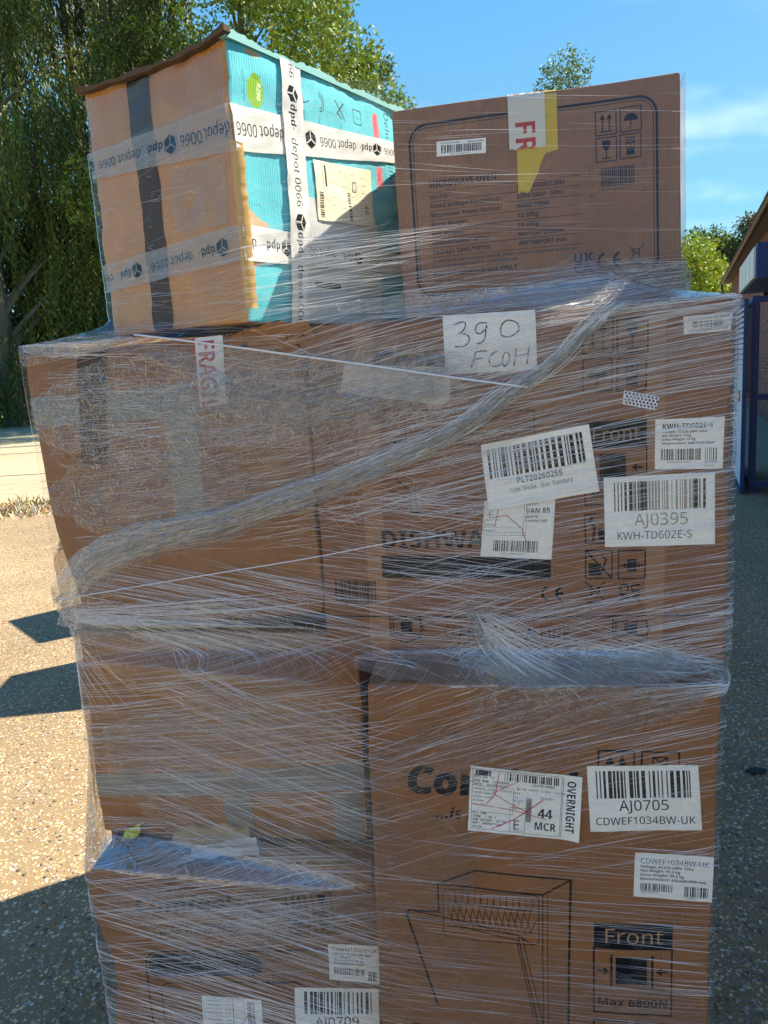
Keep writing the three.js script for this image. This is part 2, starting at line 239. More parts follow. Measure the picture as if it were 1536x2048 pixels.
function hangStrand(seed, len, n, size) {
  const r = RNG(seed), v = [], nn = [], idx = [];
  for (let k = 0; k < n; k++) {
    const t = k / n, c = new THREE.Vector3(0.05 * len * Math.sin(t * 3) + rr(-0.1, 0.1, r), -t * len, rr(-0.1, 0.1, r)), a = new THREE.Vector3(rr(-0.7, 0.7, r), -1, rr(-0.7, 0.7, r)).normalize(), nrm = new THREE.Vector3(rr(-1, 1, r), rr(-0.2, 0.8, r), rr(-1, 1, r)).normalize(), b = new THREE.Vector3().crossVectors(a, nrm).normalize(), s = size * rr(0.7, 1.3, r), o = v.length / 3;
    nrm.crossVectors(b, a).normalize();
    for (const [p, q] of [[-1, 0], [0, 0.4], [1, 0], [0, -0.4]]) { v.push(c.x + (a.x * p + b.x * q) * s, c.y + (a.y * p + b.y * q) * s, c.z + (a.z * p + b.z * q) * s); nn.push(nrm.x, nrm.y, nrm.z); }
    idx.push(o, o + 1, o + 2, o, o + 2, o + 3);
  }
  const g = new THREE.BufferGeometry(); g.setAttribute('position', new THREE.Float32BufferAttribute(v, 3)); g.setAttribute('normal', new THREE.Float32BufferAttribute(nn, 3)); g.setIndex(idx); return g;
}
const leafM = phy(0xffffff, 0.55, { transmission: 0.5, thickness: 0, side: THREE.DoubleSide, specularIntensity: 0.5 });
leafM.roughness = 0.62;
const barkM = std(lin(0.1, 0.08, 0.06), 0.95), paleBarkM = std(lin(0.22, 0.19, 0.15), 0.95);
const CL = [1, 2, 3].map((k) => leafCluster(k * 17, 14, 0.1, 0.34)), HS = [1, 2].map((k) => hangStrand(k * 13, 1.9, 26, 0.085));
function limb(a, b, ra, rb, bend, r) { const m = a.clone().lerp(b, 0.5).add(new THREE.Vector3(rr(-1, 1, r), rr(0, 0.6, r), rr(-1, 1, r)).multiplyScalar(bend)); const c = new THREE.CatmullRomCurve3([a, m, b]), g = new THREE.TubeGeometry(c, 8, 1, 7), p = g.attributes.position; for (let i = 0; i < p.count; i++) { const t = Math.floor(i / 8) / 8, ce = c.getPointAt(Math.min(1, t)), q = ra + (rb - ra) * t; p.setXYZ(i, ce.x + (p.getX(i) - ce.x) * q, ce.y + (p.getY(i) - ce.y) * q, ce.z + (p.getZ(i) - ce.z) * q); } g.computeVertexNormals(); return g; }
function tree(name, label, pos, { h, base = 2, rx, seed, clumps = 26, per = 60, tone, hang = false, bark = barkM, crs = 0.32, scale = 1, group }) {
  const t = thing(name, label, 'tree', pos, group), r = RNG(seed), wood = [limb(new THREE.Vector3(0, -0.1, 0), new THREE.Vector3(rr(-0.6, 0.6, r), h * 0.8, rr(-0.6, 0.6, r)), 0.022 * h, 0.004 * h, 0.4, r)];
  const M = [[], [], []], C = [[], [], []], o = new THREE.Object3D();
  for (let k = 0; k < clumps; k++) {
    const v = base + (h - base) * (k + r()) / clumps, f = (v - base) / (h - base), prof = Math.pow(Math.sin(Math.PI * Math.min(1, 0.12 + 0.83 * f)), 0.6), q = rx * prof * Math.sqrt(rr(0.15, 1, r)), a = r() * 6.283;
    const c = new THREE.Vector3(q * Math.cos(a), v, q * Math.sin(a)), cr = rx * crs * rr(0.75, 1.25, r);
    wood.push(limb(new THREE.Vector3(0, Math.max(base * 0.6, v - q * 0.7 - 0.8), 0), c, 0.006 * h * (1.2 - f), 0.015, 0.3, r));
    for (let i = 0; i < per; i++) {
      const d = new THREE.Vector3(rr(-1, 1, r), rr(-1, 1, r), rr(-1, 1, r)); d.normalize().multiplyScalar(cr * (0.55 + 0.5 * Math.cbrt(r()) + 0.25 * N(d.x * 2 + k, d.y * 2, d.z * 2)));
      d.y *= 0.72; o.position.copy(c).add(d); const w = i % (hang ? 2 : 3);
      o.rotation.set(hang ? rr(-0.12, 0.12, r) : r() * 6.3, r() * 6.3, hang ? rr(-0.12, 0.12, r) : r() * 6.3); const s = scale * rr(0.75, 1.25, r); o.scale.set(s, hang ? s * rr(0.7, 1.5, r) : s, s); o.updateMatrix(); M[w].push(o.matrix.clone());
      const v1 = rr(0.7, 1.3, r), yl = rr(0.85, 1.2, r); C[w].push(lin(tone[0] * v1 * yl, tone[1] * v1, tone[2] * v1));
    }
  }
  mesh('trunk', mergeGeometries(wood), bark, t);
  for (let w = 0; w < (hang ? 2 : 3); w++) tag(inst('crown', hang ? HS[w] : CL[w], leafM, M[w], C[w], t), null, null, null, 'stuff');
  return t;
}
const G1 = [0.2, 0.28, 0.025], G2 = [0.1, 0.16, 0.024], GW = [0.17, 0.225, 0.04], GY = [0.3, 0.38, 0.03];
tree('weeping_tree', 'tall weeping tree with hanging green curtains at the left edge', [-17.2, 0, -37], { h: 27, base: 1.5, rx: 4.6, seed: 21, clumps: 64, per: 60, tone: GW, hang: true, bark: paleBarkM, crs: 0.3, scale: 1.15 });
tree('weeping_tree', 'weeping tree just left of the turquoise carton behind the yard', [-11.4, 0, -38.5], { h: 26, base: 1.2, rx: 4.0, seed: 22, clumps: 56, per: 60, tone: [0.11, 0.15, 0.03], hang: true, bark: paleBarkM, crs: 0.3, scale: 1.15 });
tree('weeping_tree', 'tall dark tree filling the gap behind the two weeping trees', [-15.6, 0, -47], { h: 33, base: 2, rx: 6.2, seed: 24, clumps: 60, per: 60, tone: [0.07, 0.1, 0.024], hang: true, crs: 0.3, scale: 1.5 });
tree('broadleaf_tree', 'broad sunlit yellow green tree rising behind the turquoise carton', [-4.6, 0, -34], { h: 21, base: 3, rx: 6.0, seed: 33, clumps: 60, per: 95, tone: G1, crs: 0.3, scale: 1.05 });
tree('broadleaf_tree', 'darker green tree at the right end of the tree mass above the turquoise carton', [0.1, 0, -41], { h: 16.6, base: 3, rx: 2.5, seed: 35, clumps: 34, per: 70, tone: G2, crs: 0.34, scale: 0.95 });
tree('broadleaf_tree', 'faint low tree between the turquoise and microwave cartons', [3.8, 0, -60], { h: 19.3, base: 3, rx: 3.2, seed: 36, clumps: 24, per: 50, tone: G2, crs: 0.35, scale: 1.1 });
tree('slender_tree', 'slender sparse tree top poking above the microwave carton', [9.6, 0, -40], { h: 15.45, base: 4, rx: 2.2, seed: 41, clumps: 40, per: 24, tone: [0.13, 0.19, 0.035], crs: 0.36, scale: 0.75 });
tree('broadleaf_tree', 'bright yellow green bush like tree beside the brick building gutter', [22.2, 0, -55], { h: 8.4, base: 1, rx: 3.2, seed: 51, clumps: 30, per: 60, tone: GY, crs: 0.34, scale: 1.2 });
tree('broadleaf_tree', 'dark green tree behind the bright one beside the brick building', [26.6, 0, -62], { h: 10.2, base: 2, rx: 4.0, seed: 52, clumps: 34, per: 60, tone: G2, crs: 0.33, scale: 1.2 });
tree('broadleaf_tree', 'loose tree crown showing just above the brick building eaves', [28.4, 0, -60], { h: 11, base: 3, rx: 2.3, seed: 53, clumps: 26, per: 34, tone: [0.09, 0.1, 0.03], crs: 0.36, scale: 1.1 });
for (let k = 0; k < 6; k++) tree('understorey_shrub', ['dense dark shrub at the far left of the yard edge', 'dense dark shrub under the left weeping tree', 'dark shrub between the two weeping trees', 'dark shrub right of the second weeping tree', 'dark shrub hidden low behind the turquoise carton', 'dark shrub behind the wrapped stack at the yard edge'][k], [-24 + k * 4.1, 0, -42.5 - (k % 2) * 2], { h: 8.5 + (k % 3), base: 0.2, rx: 3.4, seed: 61 + k, clumps: 26, per: 62, tone: [0.03, 0.045, 0.014], crs: 0.4, scale: 1.25, group: 'shrubs along the yard edge' }).userData.category = 'shrub';

// ---------------------------------------------------------------- printing helpers (units: millimetres, y down from the top left corner of a face)
const INK = 'rgb(11,13,20)', FONT = 'sans-serif';
function kraftCanvas(w, h, k, seed, tone = [146, 100, 63]) { // fibres, faint flutes, scuffs
  const W = Math.round(w * k), H = Math.round(h * k), r = RNG(seed);
  const ox = r() * 50, oy = r() * 50;
  const c = pixels(W, H, (i, j) => {
    const x = i / k, y = j / k, f = 1 + 0.06 * fbm(x / 70 + ox, y / 90 + oy) + 0.02 * fbm(x / 14, y / 22, seed + 4) + 0.03 * N(x / 1.1, y / 6, seed) + 0.018 * N(x / 4.2, y / 160, 3) + 0.022 * N(x / 0.7, y / 0.7, 8) + 0.012 * Math.sin(x * 0.98 + 1.5 * N(y / 60, 1));
    return [tone[0] * f, tone[1] * f * (1 + 0.01 * N(x / 40, y / 40, 2)), tone[2] * f];
  });
  const x = c.getContext('2d'); x.scale(k, k);
  for (let n = 0; n < w * h / 1500; n++) { const a = r() * w, b = r() * h, l = 4 + 26 * r() * r(), t = r() * 6.3; x.strokeStyle = r() < 0.55 ? `rgba(225,195,155,${0.05 + 0.16 * r()})` : `rgba(92,62,40,${0.05 + 0.14 * r()})`; x.lineWidth = 0.25 + r() * 0.8; x.beginPath(); x.moveTo(a, b); x.quadraticCurveTo(a + l * 0.5 * Math.cos(t) + 2 * r(), b + l * 0.5 * Math.sin(t), a + l * Math.cos(t), b + l * Math.sin(t)); x.stroke(); }
  return [c, x];
}
function T(x, s, px, py, size, { w = 400, align = 'left', rot = 0, max, color = INK, font = FONT, italic = false, sx = 1 } = {}) {
  x.save(); x.translate(px, py); x.rotate(rot * D2R); x.scale(sx, 1); x.fillStyle = color; x.textAlign = align; x.font = `${italic ? 'italic ' : ''}${w >= 600 ? 'bold ' : ''}${size}px ${font}`;
  if (max) x.fillText(s, 0, 0, max); else x.fillText(s, 0, 0); x.restore();
}
function bars(x, px, py, w, h, seed, { n = 60, color = INK, vertical = false } = {}) {
  const r = RNG(seed); x.save(); x.fillStyle = color; const u = w / (n * 2.0); let a = 0;
  while (a < w) { const b = u * (1 + Math.floor(r() * 3)), g = u * (1 + Math.floor(r() * 2.6)); if (vertical) x.fillRect(px, py + a, h, Math.min(b, w - a)); else x.fillRect(px + a, py, Math.min(b, w - a), h); a += b + g; }
  x.restore();
}
function line(x, pts, lw = 0.8, color = INK, close = false) { x.strokeStyle = color; x.lineWidth = lw; x.lineJoin = 'round'; x.lineCap = 'round'; x.beginPath(); pts.forEach((p, i) => (i ? x.lineTo(...p) : x.moveTo(...p))); if (close) x.closePath(); x.stroke(); }
function rect(x, a, b, w, h, color = INK) { x.fillStyle = color; x.fillRect(a, b, w, h); }
function frame(x, a, b, w, h, lw = 1, color = INK) { x.strokeStyle = color; x.lineWidth = lw; x.strokeRect(a, b, w, h); }
function rrect(x, a, b, w, h, q) { x.beginPath(); x.roundRect(a, b, w, h, q); }
function handlingMark(x, kind, a, b, s, color = INK) { // pictograms in a square frame
  frame(x, a, b, s * 0.88, s, s * 0.045, color); const X = (u) => a + u * s * 0.88, Y = (v) => b + v * s; x.fillStyle = color; x.strokeStyle = color; x.lineWidth = s * 0.05;
  if (kind === 'up') for (const u of [0.33, 0.67]) { line(x, [[X(u), Y(0.8)], [X(u), Y(0.3)]], s * 0.06, color); x.beginPath(); x.moveTo(X(u - 0.13), Y(0.36)); x.lineTo(X(u), Y(0.12)); x.lineTo(X(u + 0.13), Y(0.36)); x.fill(); if (u > 0.5) rect(x, X(0.2), Y(0.84), s * 0.53, s * 0.05, color); }
  if (kind === 'umbrella') { x.beginPath(); x.arc(X(0.5), Y(0.56), s * 0.3, Math.PI, 0); x.fill(); line(x, [[X(0.5), Y(0.5)], [X(0.5), Y(0.82)], [X(0.42), Y(0.86)]], s * 0.045, color); for (let k = 0; k < 7; k++) line(x, [[X(0.2 + 0.1 * k), Y(0.1 + 0.05 * (k % 3))], [X(0.17 + 0.1 * k), Y(0.17 + 0.05 * (k % 3))]], s * 0.02, color); }
  if (kind === 'glass') { x.beginPath(); x.moveTo(X(0.3), Y(0.12)); x.lineTo(X(0.7), Y(0.12)); x.quadraticCurveTo(X(0.72), Y(0.5), X(0.5), Y(0.54)); x.quadraticCurveTo(X(0.28), Y(0.5), X(0.3), Y(0.12)); x.fill(); rect(x, X(0.47), Y(0.5), s * 0.05, s * 0.34, color); rect(x, X(0.3), Y(0.84), s * 0.35, s * 0.05, color); }
  if (kind === 'stack') { frame(x, X(0.3), Y(0.14), s * 0.34, s * 0.22, s * 0.03, color); line(x, [[X(0.3), Y(0.14)], [X(0.7), Y(0.36)]], s * 0.03, color); line(x, [[X(0.7), Y(0.14)], [X(0.3), Y(0.36)]], s * 0.03, color); frame(x, X(0.3), Y(0.38), s * 0.34, s * 0.2, s * 0.03, color); rect(x, X(0.3), Y(0.62), s * 0.35, s * 0.24, color); T(x, '5', X(0.5), Y(0.55), s * 0.2, { align: 'center', w: 700, color }); }
  if (kind === 'clamp') { rect(x, X(0.32), Y(0.3), s * 0.32, s * 0.44, color); for (const [u, q] of [[0.08, 1], [0.92, -1]]) { line(x, [[X(u), Y(0.52)], [X(u + q * 0.17), Y(0.52)]], s * 0.05, color); x.beginPath(); x.moveTo(X(u + q * 0.13), Y(0.4)); x.lineTo(X(u + q * 0.24), Y(0.52)); x.lineTo(X(u + q * 0.13), Y(0.64)); x.fill(); } }
  if (kind === 'nohook') { rect(x, X(0.12), Y(0.45), s * 0.4, s * 0.45, color); line(x, [[X(0.6), Y(0.85)], [X(0.78), Y(0.3)], [X(0.6), Y(0.2)]], s * 0.06, color); line(x, [[X(0.03), Y(0.03)], [X(0.97), Y(0.97)]], s * 0.06, color); }
  if (kind === 'lift') { rect(x, X(0.5), Y(0.5), s * 0.36, s * 0.38, color); line(x, [[X(0.15), Y(0.2)], [X(0.35), Y(0.42)], [X(0.3), Y(0.88)]], s * 0.08, color); x.beginPath(); x.arc(X(0.25), Y(0.15), s * 0.07, 0, 7); x.fill(); }
}
function ceMark(x, a, b, s, color = INK) { x.strokeStyle = color; x.lineWidth = s * 0.14; x.lineCap = 'butt'; for (const o of [0, s * 0.85]) { x.beginPath(); x.arc(a + o + s * 0.5, b + s * 0.5, s * 0.42, Math.PI * 0.58, Math.PI * 1.42); x.stroke(); } line(x, [[a + s * 0.97, b + s * 0.5], [a + s * 1.3, b + s * 0.5]], s * 0.13, color); }
function ukca(x, a, b, s, color = INK, rot = 0) { x.save(); x.translate(a, b); x.rotate(rot * D2R); T(x, 'UK', 0, s * 0.46, s * 0.6, { w: 700, color, sx: 1.25 }); T(x, 'CA', 0, s * 0.98, s * 0.6, { w: 700, color, sx: 1.25 }); x.restore(); }
function binMark(x, a, b, s, color = INK) { line(x, [[a + s * 0.2, b + s * 0.2], [a + s * 0.28, b + s * 0.7], [a + s * 0.56, b + s * 0.7], [a + s * 0.64, b + s * 0.2], [a + s * 0.2, b + s * 0.2]], s * 0.05, color); line(x, [[a, b], [a + s * 0.84, b + s * 0.84]], s * 0.045, color); line(x, [[a + s * 0.84, b], [a, b + s * 0.84]], s * 0.045, color); rect(x, a + s * 0.1, b + s * 0.92, s * 0.64, s * 0.15, color); }
function logoWord(x, s, a, b, size, { color = INK, stroke = 0.06 } = {}) { x.save(); x.translate(a, b); x.transform(1.12, 0, -0.1, 1, 0, 0); x.font = `bold ${size}px ${FONT}`; x.fillStyle = color; x.strokeStyle = color; x.lineWidth = size * stroke; x.lineJoin = 'round'; x.fillText(s, 0, 0); x.strokeText(s, 0, 0); x.restore(); }
function cubeMark(x, cx, cy, s, color = 'rgb(22,22,24)', gap = '#eceae6') { x.fillStyle = color; x.beginPath(); for (let i = 0; i < 6; i++) { const a = (i * 60 - 90) * D2R; i ? x.lineTo(cx + s * Math.cos(a), cy + s * Math.sin(a)) : x.moveTo(cx + s * Math.cos(a), cy + s * Math.sin(a)); } x.fill(); for (const a of [-30, 90, 210]) line(x, [[cx, cy], [cx + s * 0.86 * Math.cos(a * D2R), cy + s * 0.86 * Math.sin(a * D2R)]], s * 0.16, gap); }
const paper = (w, h, k, fill = '#ecebe6', seed = 1) => { const c = pixels(Math.round(w * k), Math.round(h * k), (i, j) => { const v = 232 + 7 * fbm(i / 40, j / 40, seed) + 3 * N(i / 2, j / 2, seed); return [v, v, v * 0.985]; }), x = c.getContext('2d'); void fill; x.scale(k, k); return [c, x]; };

// ---------------------------------------------------------------- cartons
const kraftTile = (() => { const [c] = kraftCanvas(500, 500, 1.0, 77); return tex(c, { repeat: [2, 2] }); })();
const fluteT = (() => { const c = pixels(512, 512, (i, j) => { const v = 128 + 20 * Math.sin(i / 512 * 6.283 * 40) + 22 * N(i / 13, j / 90) + 34 * fbm(i / 70, j / 70, 4) + 14 * N(i / 8, j / 8, 9); return [v, v, v]; }); return tex(c, { repeat: [2.3, 2.3], srgb: false }); })();
const kraftM = phy(0xffffff, 0.78, { map: kraftTile, bumpMap: fluteT, bumpScale: 0.0006, specularIntensity: 0.4 });
const darkKraftM = std(lin(0.2, 0.12, 0.065), 0.9);
const STACK = []; // footprints for the wrapping film
function cartonShape(w, h, d, seed, amp = 0.004, extra) {
  return (x, y, z) => { // displacement of a surface point
    const u = x / w, v = y / h, t = -z / d, bul = amp * 1.1 * Math.sin(Math.PI * u) * Math.sin(Math.PI * v);
    let dx = amp * 0.8 * N(y * 6 + seed, z * 6, 1) , dy = amp * 0.7 * N(x * 6, z * 6 + seed, 2), dz = amp * 0.9 * N(x * 7 + seed, y * 7, 3) + 0.0012 * N(x * 40, y * 40 + seed, 6);
    dz += (t < 0.5 ? bul : -bul);
    for (const [cu, cv] of [[0, 0], [1, 0], [0, 1], [1, 1]]) { const q = Math.exp(-(((u - cu) * w) ** 2 + ((v - cv) * h) ** 2) / 0.0012), k = 0.006 * Math.abs(N(cu * 9 + seed, cv * 9, 5)) * q; dx += (cu ? -k : k); dy += (cv ? -k : k) * (0.6); if (t < 0.5) dz -= k * 0.8; }
    if (extra) { const e = extra(x, y, z); dx += e[0]; dy += e[1]; dz += e[2]; }
    return [dx, dy, dz];
  };
}
function cartonPanels(w, h, d, def, r = 0.005) {
  const cuts = (L) => { const n = Math.max(10, Math.round(L / 0.016)), a = [0, r * 0.4, r]; for (let i = 1; i < n; i++) a.push(r + (L - 2 * r) * i / n); a.push(L - r, L - r * 0.4, L); return a; };
  const face = (A, B, map, uvf) => {
    const a = cuts(A), b = cuts(B), v = [], uv = [], idx = [];
    for (const q of b) for (const p of a) {
      const P = map(p, q), I = [Math.min(w - r, Math.max(r, P[0])), Math.min(h - r, Math.max(r, P[1])), Math.max(-d + r, Math.min(-r, P[2]))];
      const e = [P[0] - I[0], P[1] - I[1], P[2] - I[2]], l = Math.hypot(...e) || 1; const Q = [I[0] + e[0] / l * r, I[1] + e[1] / l * r, I[2] + e[2] / l * r], D = def(...Q);
      v.push(Q[0] + D[0], Q[1] + D[1], Q[2] + D[2]); uv.push(...uvf(p, q, A, B));
    }
    const n = a.length; for (let j = 0; j < b.length - 1; j++) for (let i = 0; i < n - 1; i++) { const o = j * n + i; idx.push(o, o + 1, o + n + 1, o, o + n + 1, o + n); }
    const g = new THREE.BufferGeometry(); g.setAttribute('position', new THREE.Float32BufferAttribute(v, 3)); g.setAttribute('uv', new THREE.Float32BufferAttribute(uv, 2)); g.setIndex(idx); g.computeVertexNormals(); return g;
  };
  const m = (p, q) => [p, q], n = (p, q, A, B) => [p / A, q / B];
  return { front_panel: face(w, h, (p, q) => [p, q, 0], n), back_panel: face(w, h, (p, q) => [w - p, q, -d], m), right_panel: face(d, h, (p, q) => [w, q, -p], m), left_panel: face(d, h, (p, q) => [0, q, -d + p], n), top_flap: face(w, d, (p, q) => [p, h, -q], m), bottom_panel: face(w, d, (p, q) => [p, 0, -d + q], m) };
}
// a sheet lying on the front (or left) panel: four corners in mm from the face's top left, clockwise from top left
function onFace(b, c4, lift = 0.0009, side = 'front', nx = 10, ny = 8, curl) {
  const { w, h, d, def } = b, v = [], uv = [], idx = [];
  for (let j = 0; j <= ny; j++) for (let i = 0; i <= nx; i++) {
    const s = i / nx, t = j / ny, mx = (c4[0][0] * (1 - s) + c4[1][0] * s) * (1 - t) + (c4[3][0] * (1 - s) + c4[2][0] * s) * t, my = (c4[0][1] * (1 - s) + c4[1][1] * s) * (1 - t) + (c4[3][1] * (1 - s) + c4[2][1] * s) * t;
    const a = mx / 1000, y = h - my / 1000, l = lift + (curl ? curl(s, t) : 0); let P, D;
    if (side === 'front') { P = [a, y, 0]; D = def(...P); v.push(a + D[0], y + D[1], D[2] + l); } else { P = [0, y, -d + a]; D = def(...P); v.push(-l + D[0], y + D[1], -d + a + D[2]); }
    uv.push(s, 1 - t);
  }
  for (let j = 0; j < ny; j++) for (let i = 0; i < nx; i++) { const o = j * (nx + 1) + i; idx.push(o, o + nx + 1, o + 1, o + 1, o + nx + 1, o + nx + 2); }
  const g = new THREE.BufferGeometry(); g.setAttribute('position', new THREE.Float32BufferAttribute(v, 3)); g.setAttribute('uv', new THREE.Float32BufferAttribute(uv, 2)); g.setIndex(idx); g.computeVertexNormals(); return g;
}
const Q = (x, y, w, h) => [[x, y], [x + w, y], [x + w, y + h], [x, y + h]];
function carton(name, label, { at, yaw, lean, w, h, d, seed, print, left, amp, extra, film = true, group, radius }) {
  const o = thing(name, label, 'carton', at, group); o.rotation.set(0, yaw, lean, 'YXZ');
  const def = cartonShape(w, h, d, seed, amp, extra), panels = cartonPanels(w, h, d, def, radius);
  for (const [k, g] of Object.entries(panels)) {
    let m = kraftM;
    if (k === 'front_panel' && print) m = phy(0xffffff, 0.74, { map: tex(print), bumpMap: fluteT, bumpScale: 0.0012, specularIntensity: 0.45 });
    if (k === 'left_panel' && left) m = phy(0xffffff, 0.42, { map: tex(left), bumpMap: fluteT, bumpScale: 0.002, clearcoat: 0.4, clearcoatRoughness: 0.25 });
    mesh(k, g, m, o);
  }
  if (film) STACK.push({ at, yaw, lean, w, h, d });
  return { o, w, h, d, def };
}
const paperBump = (() => { const c = pixels(256, 256, (i, j) => { const v = 128 + 60 * fbm(i / 40, j / 55, 2) + 26 * N(i / 9 + j / 30, j / 40, 6); return [v, v, v]; }); return tex(c, { repeat: [1, 1], srgb: false }); })();
const paperM = (c, rough = 0.5) => phy(0xffffff, rough, { map: tex(c), bumpMap: paperBump, bumpScale: 0.0014, side: THREE.DoubleSide });
function sticker(b, name, label, c4, c, { lift, side, rough, curl, mat } = {}) { const m = mesh(name, onFace(b, c4, lift, side, 12, 10, curl), mat || paperM(c, rough), b.o); if (label) m.userData.label = label; return m; }
const greyTapeM = phy(lin(0.2, 0.21, 0.2), 0.3, { transmission: 0.08, thickness: 0, side: THREE.DoubleSide, clearcoat: 0.3 });
const brownTapeM = phy(lin(0.06, 0.032, 0.018), 0.6, { specularIntensity: 0.12, side: THREE.DoubleSide });
const clearTapeM = phy(lin(0.9, 0.86, 0.76), 0.12, { transmission: 0.94, thickness: 0, side: THREE.DoubleSide });
const blackTapeM = phy(lin(0.014, 0.012, 0.016), 0.6, { specularIntensity: 0.12, side: THREE.DoubleSide });
const EY = 1.477;

// --- lower right: tall dishwasher carton
{
  const w = 498, h = 890, [c, x] = kraftCanvas(w, h, 2.0, 101, [140, 96, 63]);
  logoWord(x, "Comfee'", 54, 172, 56, {}); T(x, '...is how', 96, 212, 24, { w: 700, italic: true });
  handlingMark(x, 'up', 334, 96, 56); handlingMark(x, 'stack', 394, 96, 58);
  // line drawing of the open dishwasher
  const L = (p, lw = 1.6) => line(x, p, lw); L([[98, 324], [156, 297], [296, 305], [255, 331], [98, 324], [98, 372]], 2.4); L([[296, 305], [292, 545], [290, 800]], 3.4); L([[255, 331], [254, 560], [252, 800]], 1.2); L([[262, 330], [261, 800]], 0.8);
  L([[52, 371], [218, 400], [240, 414]], 1.4); L([[48, 383], [52, 371], [100, 372]], 3.4); L([[50, 384], [91, 536]], 3.2); L([[48, 380], [216, 408]], 1.2); L([[218, 400], [243, 538], [262, 640]], 1.6); L([[224, 402], [252, 545], [268, 640]], 1.2); L([[216, 408], [240, 545]], 1.2);
  rrect(x, 105, 332, 144, 82, 9); x.strokeStyle = INK; x.lineWidth = 1.1; x.stroke(); L([[112, 396], [235, 396], [246, 372]], 1.0);
  for (let k = 0; k < 13; k++) { const a = 116 + k * 9.6; L([[a, 390], [a + 5, 362], [a + 9, 350], [a + 8, 338]], 0.9); L([[a - 4, 364], [a + 7, 394]], 0.9); if (k % 2) L([[a, 338], [a - 3, 350], [a + 4, 360]], 0.8); }
  L([[108, 352], [240, 358]], 0.8);
  rect(x, 330, 372, 114, 42); T(x, 'Front', 387, 404, 34, { align: 'center', color: 'rgb(168,126,84)', sx: 1.08 }); frame(x, 330, 413, 114, 112, 2.4);
  rect(x, 362, 428, 46, 46); for (const a of [354, 414]) rect(x, a, 424, 3.4, 56); for (const [a, q] of [[336, 1], [438, -1]]) { line(x, [[a, 452], [a + 12 * q, 452]], 3); x.fillStyle = INK; x.beginPath(); x.moveTo(a + 8 * q, 445); x.lineTo(a + 17 * q, 452); x.lineTo(a + 8 * q, 459); x.fill(); }
  T(x, 'Max 6800N', 387, 512, 19, { align: 'center', w: 700, sx: 1.05 });
  handlingMark(x, 'umbrella', 330, 540, 56); handlingMark(x, 'glass', 392, 540, 58); T(x, 'DISHWASHER', 44, 604, 46, { w: 700 }); rect(x, 44, 618, 260, 40); line(x, [[0, 760], [498, 760]], 2.4); T(x, 'CLAMP BELOW LINE', 249, 792, 22, { align: 'center' });
  const b = carton('tall_carton', 'tall brown dishwasher carton at lower right with overnight delivery label', { at: [-0.059, EY - 1.337, -1.07], yaw: -0.143, lean: -0.02, w: 0.498, h: 0.89, d: 0.645, seed: 1, print: c, amp: 0.0045 });
  for (const [a, y] of [[23, 15], [21, 112], [18, 201], [17, 276], [16, 358], [15, 437], [14, 517], [13, 600], [14, 690]]) for (const q of [0, 7]) { const g = new THREE.CylinderGeometry(0.0006, 0.0006, 0.016, 5); g.rotateZ(-0.75); g.translate((a + 2 + q * 0.7) / 1000, 0.89 - (y + q) / 1000, 0.002 + b.def(a / 1000, 0.89 - y / 1000, 0)[2]); mesh('staple', g, std(lin(0.28, 0.2, 0.13), 0.4, { metalness: 0.7 }), b.o); }
  { const [k, y] = paper(156, 102, 4, '', 2); bars(y, 12, 8, 132, 42, 8, { n: 38 }); T(y, 'AJ0705', 78, 70, 23, { align: 'center' }); T(y, 'CDWEF1034BW-UK', 78, 92, 16.5, { align: 'center', max: 148 }); sticker(b, 'barcode_label', 'white barcode label printed AJ0705', [[318, 120], [471, 113], [479, 214], [323, 223]], k); }
  { const [k, y] = paper(160, 104, 4, '', 3); y.font = '5px monospace'; frame(y, 4, 4, 128, 96, 0.5); frame(y, 4, 30, 60, 42, 0.4); frame(y, 60, 60, 22, 38, 0.5); bars(y, 50, 6, 80, 12, 9, { n: 46 }); for (let i = 0; i < 4; i++) bars(y, 8, 5 + i * 0.1, 22, 8, 30 + i, { n: 12 });
    T(y, 'DTS EA 12', 6, 17, 5.4, { w: 700, font: 'monospace' }); T(y, 'CON NUM. L2053609', 6, 23.5, 5, { w: 700, font: 'monospace' }); T(y, 'DATE: 16/09/2025', 6, 29, 5, { w: 700, font: 'monospace' }); T(y, '15079150001', 90, 23, 5, { w: 700, font: 'monospace' });
    ['ADDRESS GLOBAL LIMITED', 'HAVEN WORKS', 'RAVEN AVENUE', 'OLDHAM', 'OL9 6SY'].forEach((s, i) => T(y, s, 6, 36.5 + i * 6.2, 4.2, { font: 'monospace' })); T(y, 'Ex: 12', 68, 31, 5, { w: 700 }); T(y, 'HENRIT GLOBAL LIMITED', 85, 31, 4.2, { font: 'monospace' }); ['SAVE', '(X)', 'Weight', '40.7', 'Dest'].forEach((s, i) => T(y, s, 63, 38 + i * 6, 4.4, { font: 'monospace' }));
    ['M12 5BB', 'ITEM  1 OF 1', 'CON WEIGHT: 37 KG', 'REF: 0609877242', 'KILOS'].forEach((s, i) => T(y, s, 6, 76 + i * 5.6, 4.8, { w: 700, font: 'monospace' }));
    rect(y, 82, 42, 9, 40, '#bbb'); for (let i = 0; i < 22; i++) rect(y, 83, 43 + i * 1.75, 7, 0.9); T(y, 'E', 64, 95, 21); T(y, 'Date RD:', 102, 42, 5); T(y, '44', 100, 72, 21, { w: 700, sx: 0.9 }); T(y, 'MCR', 95, 92, 17, { w: 700, sx: 0.85 }); line(y, [[134, 4], [134, 100]], 0.6); T(y, 'OVERNIGHT', 140, 8, 17, { rot: 90, w: 700, sx: 0.86 });
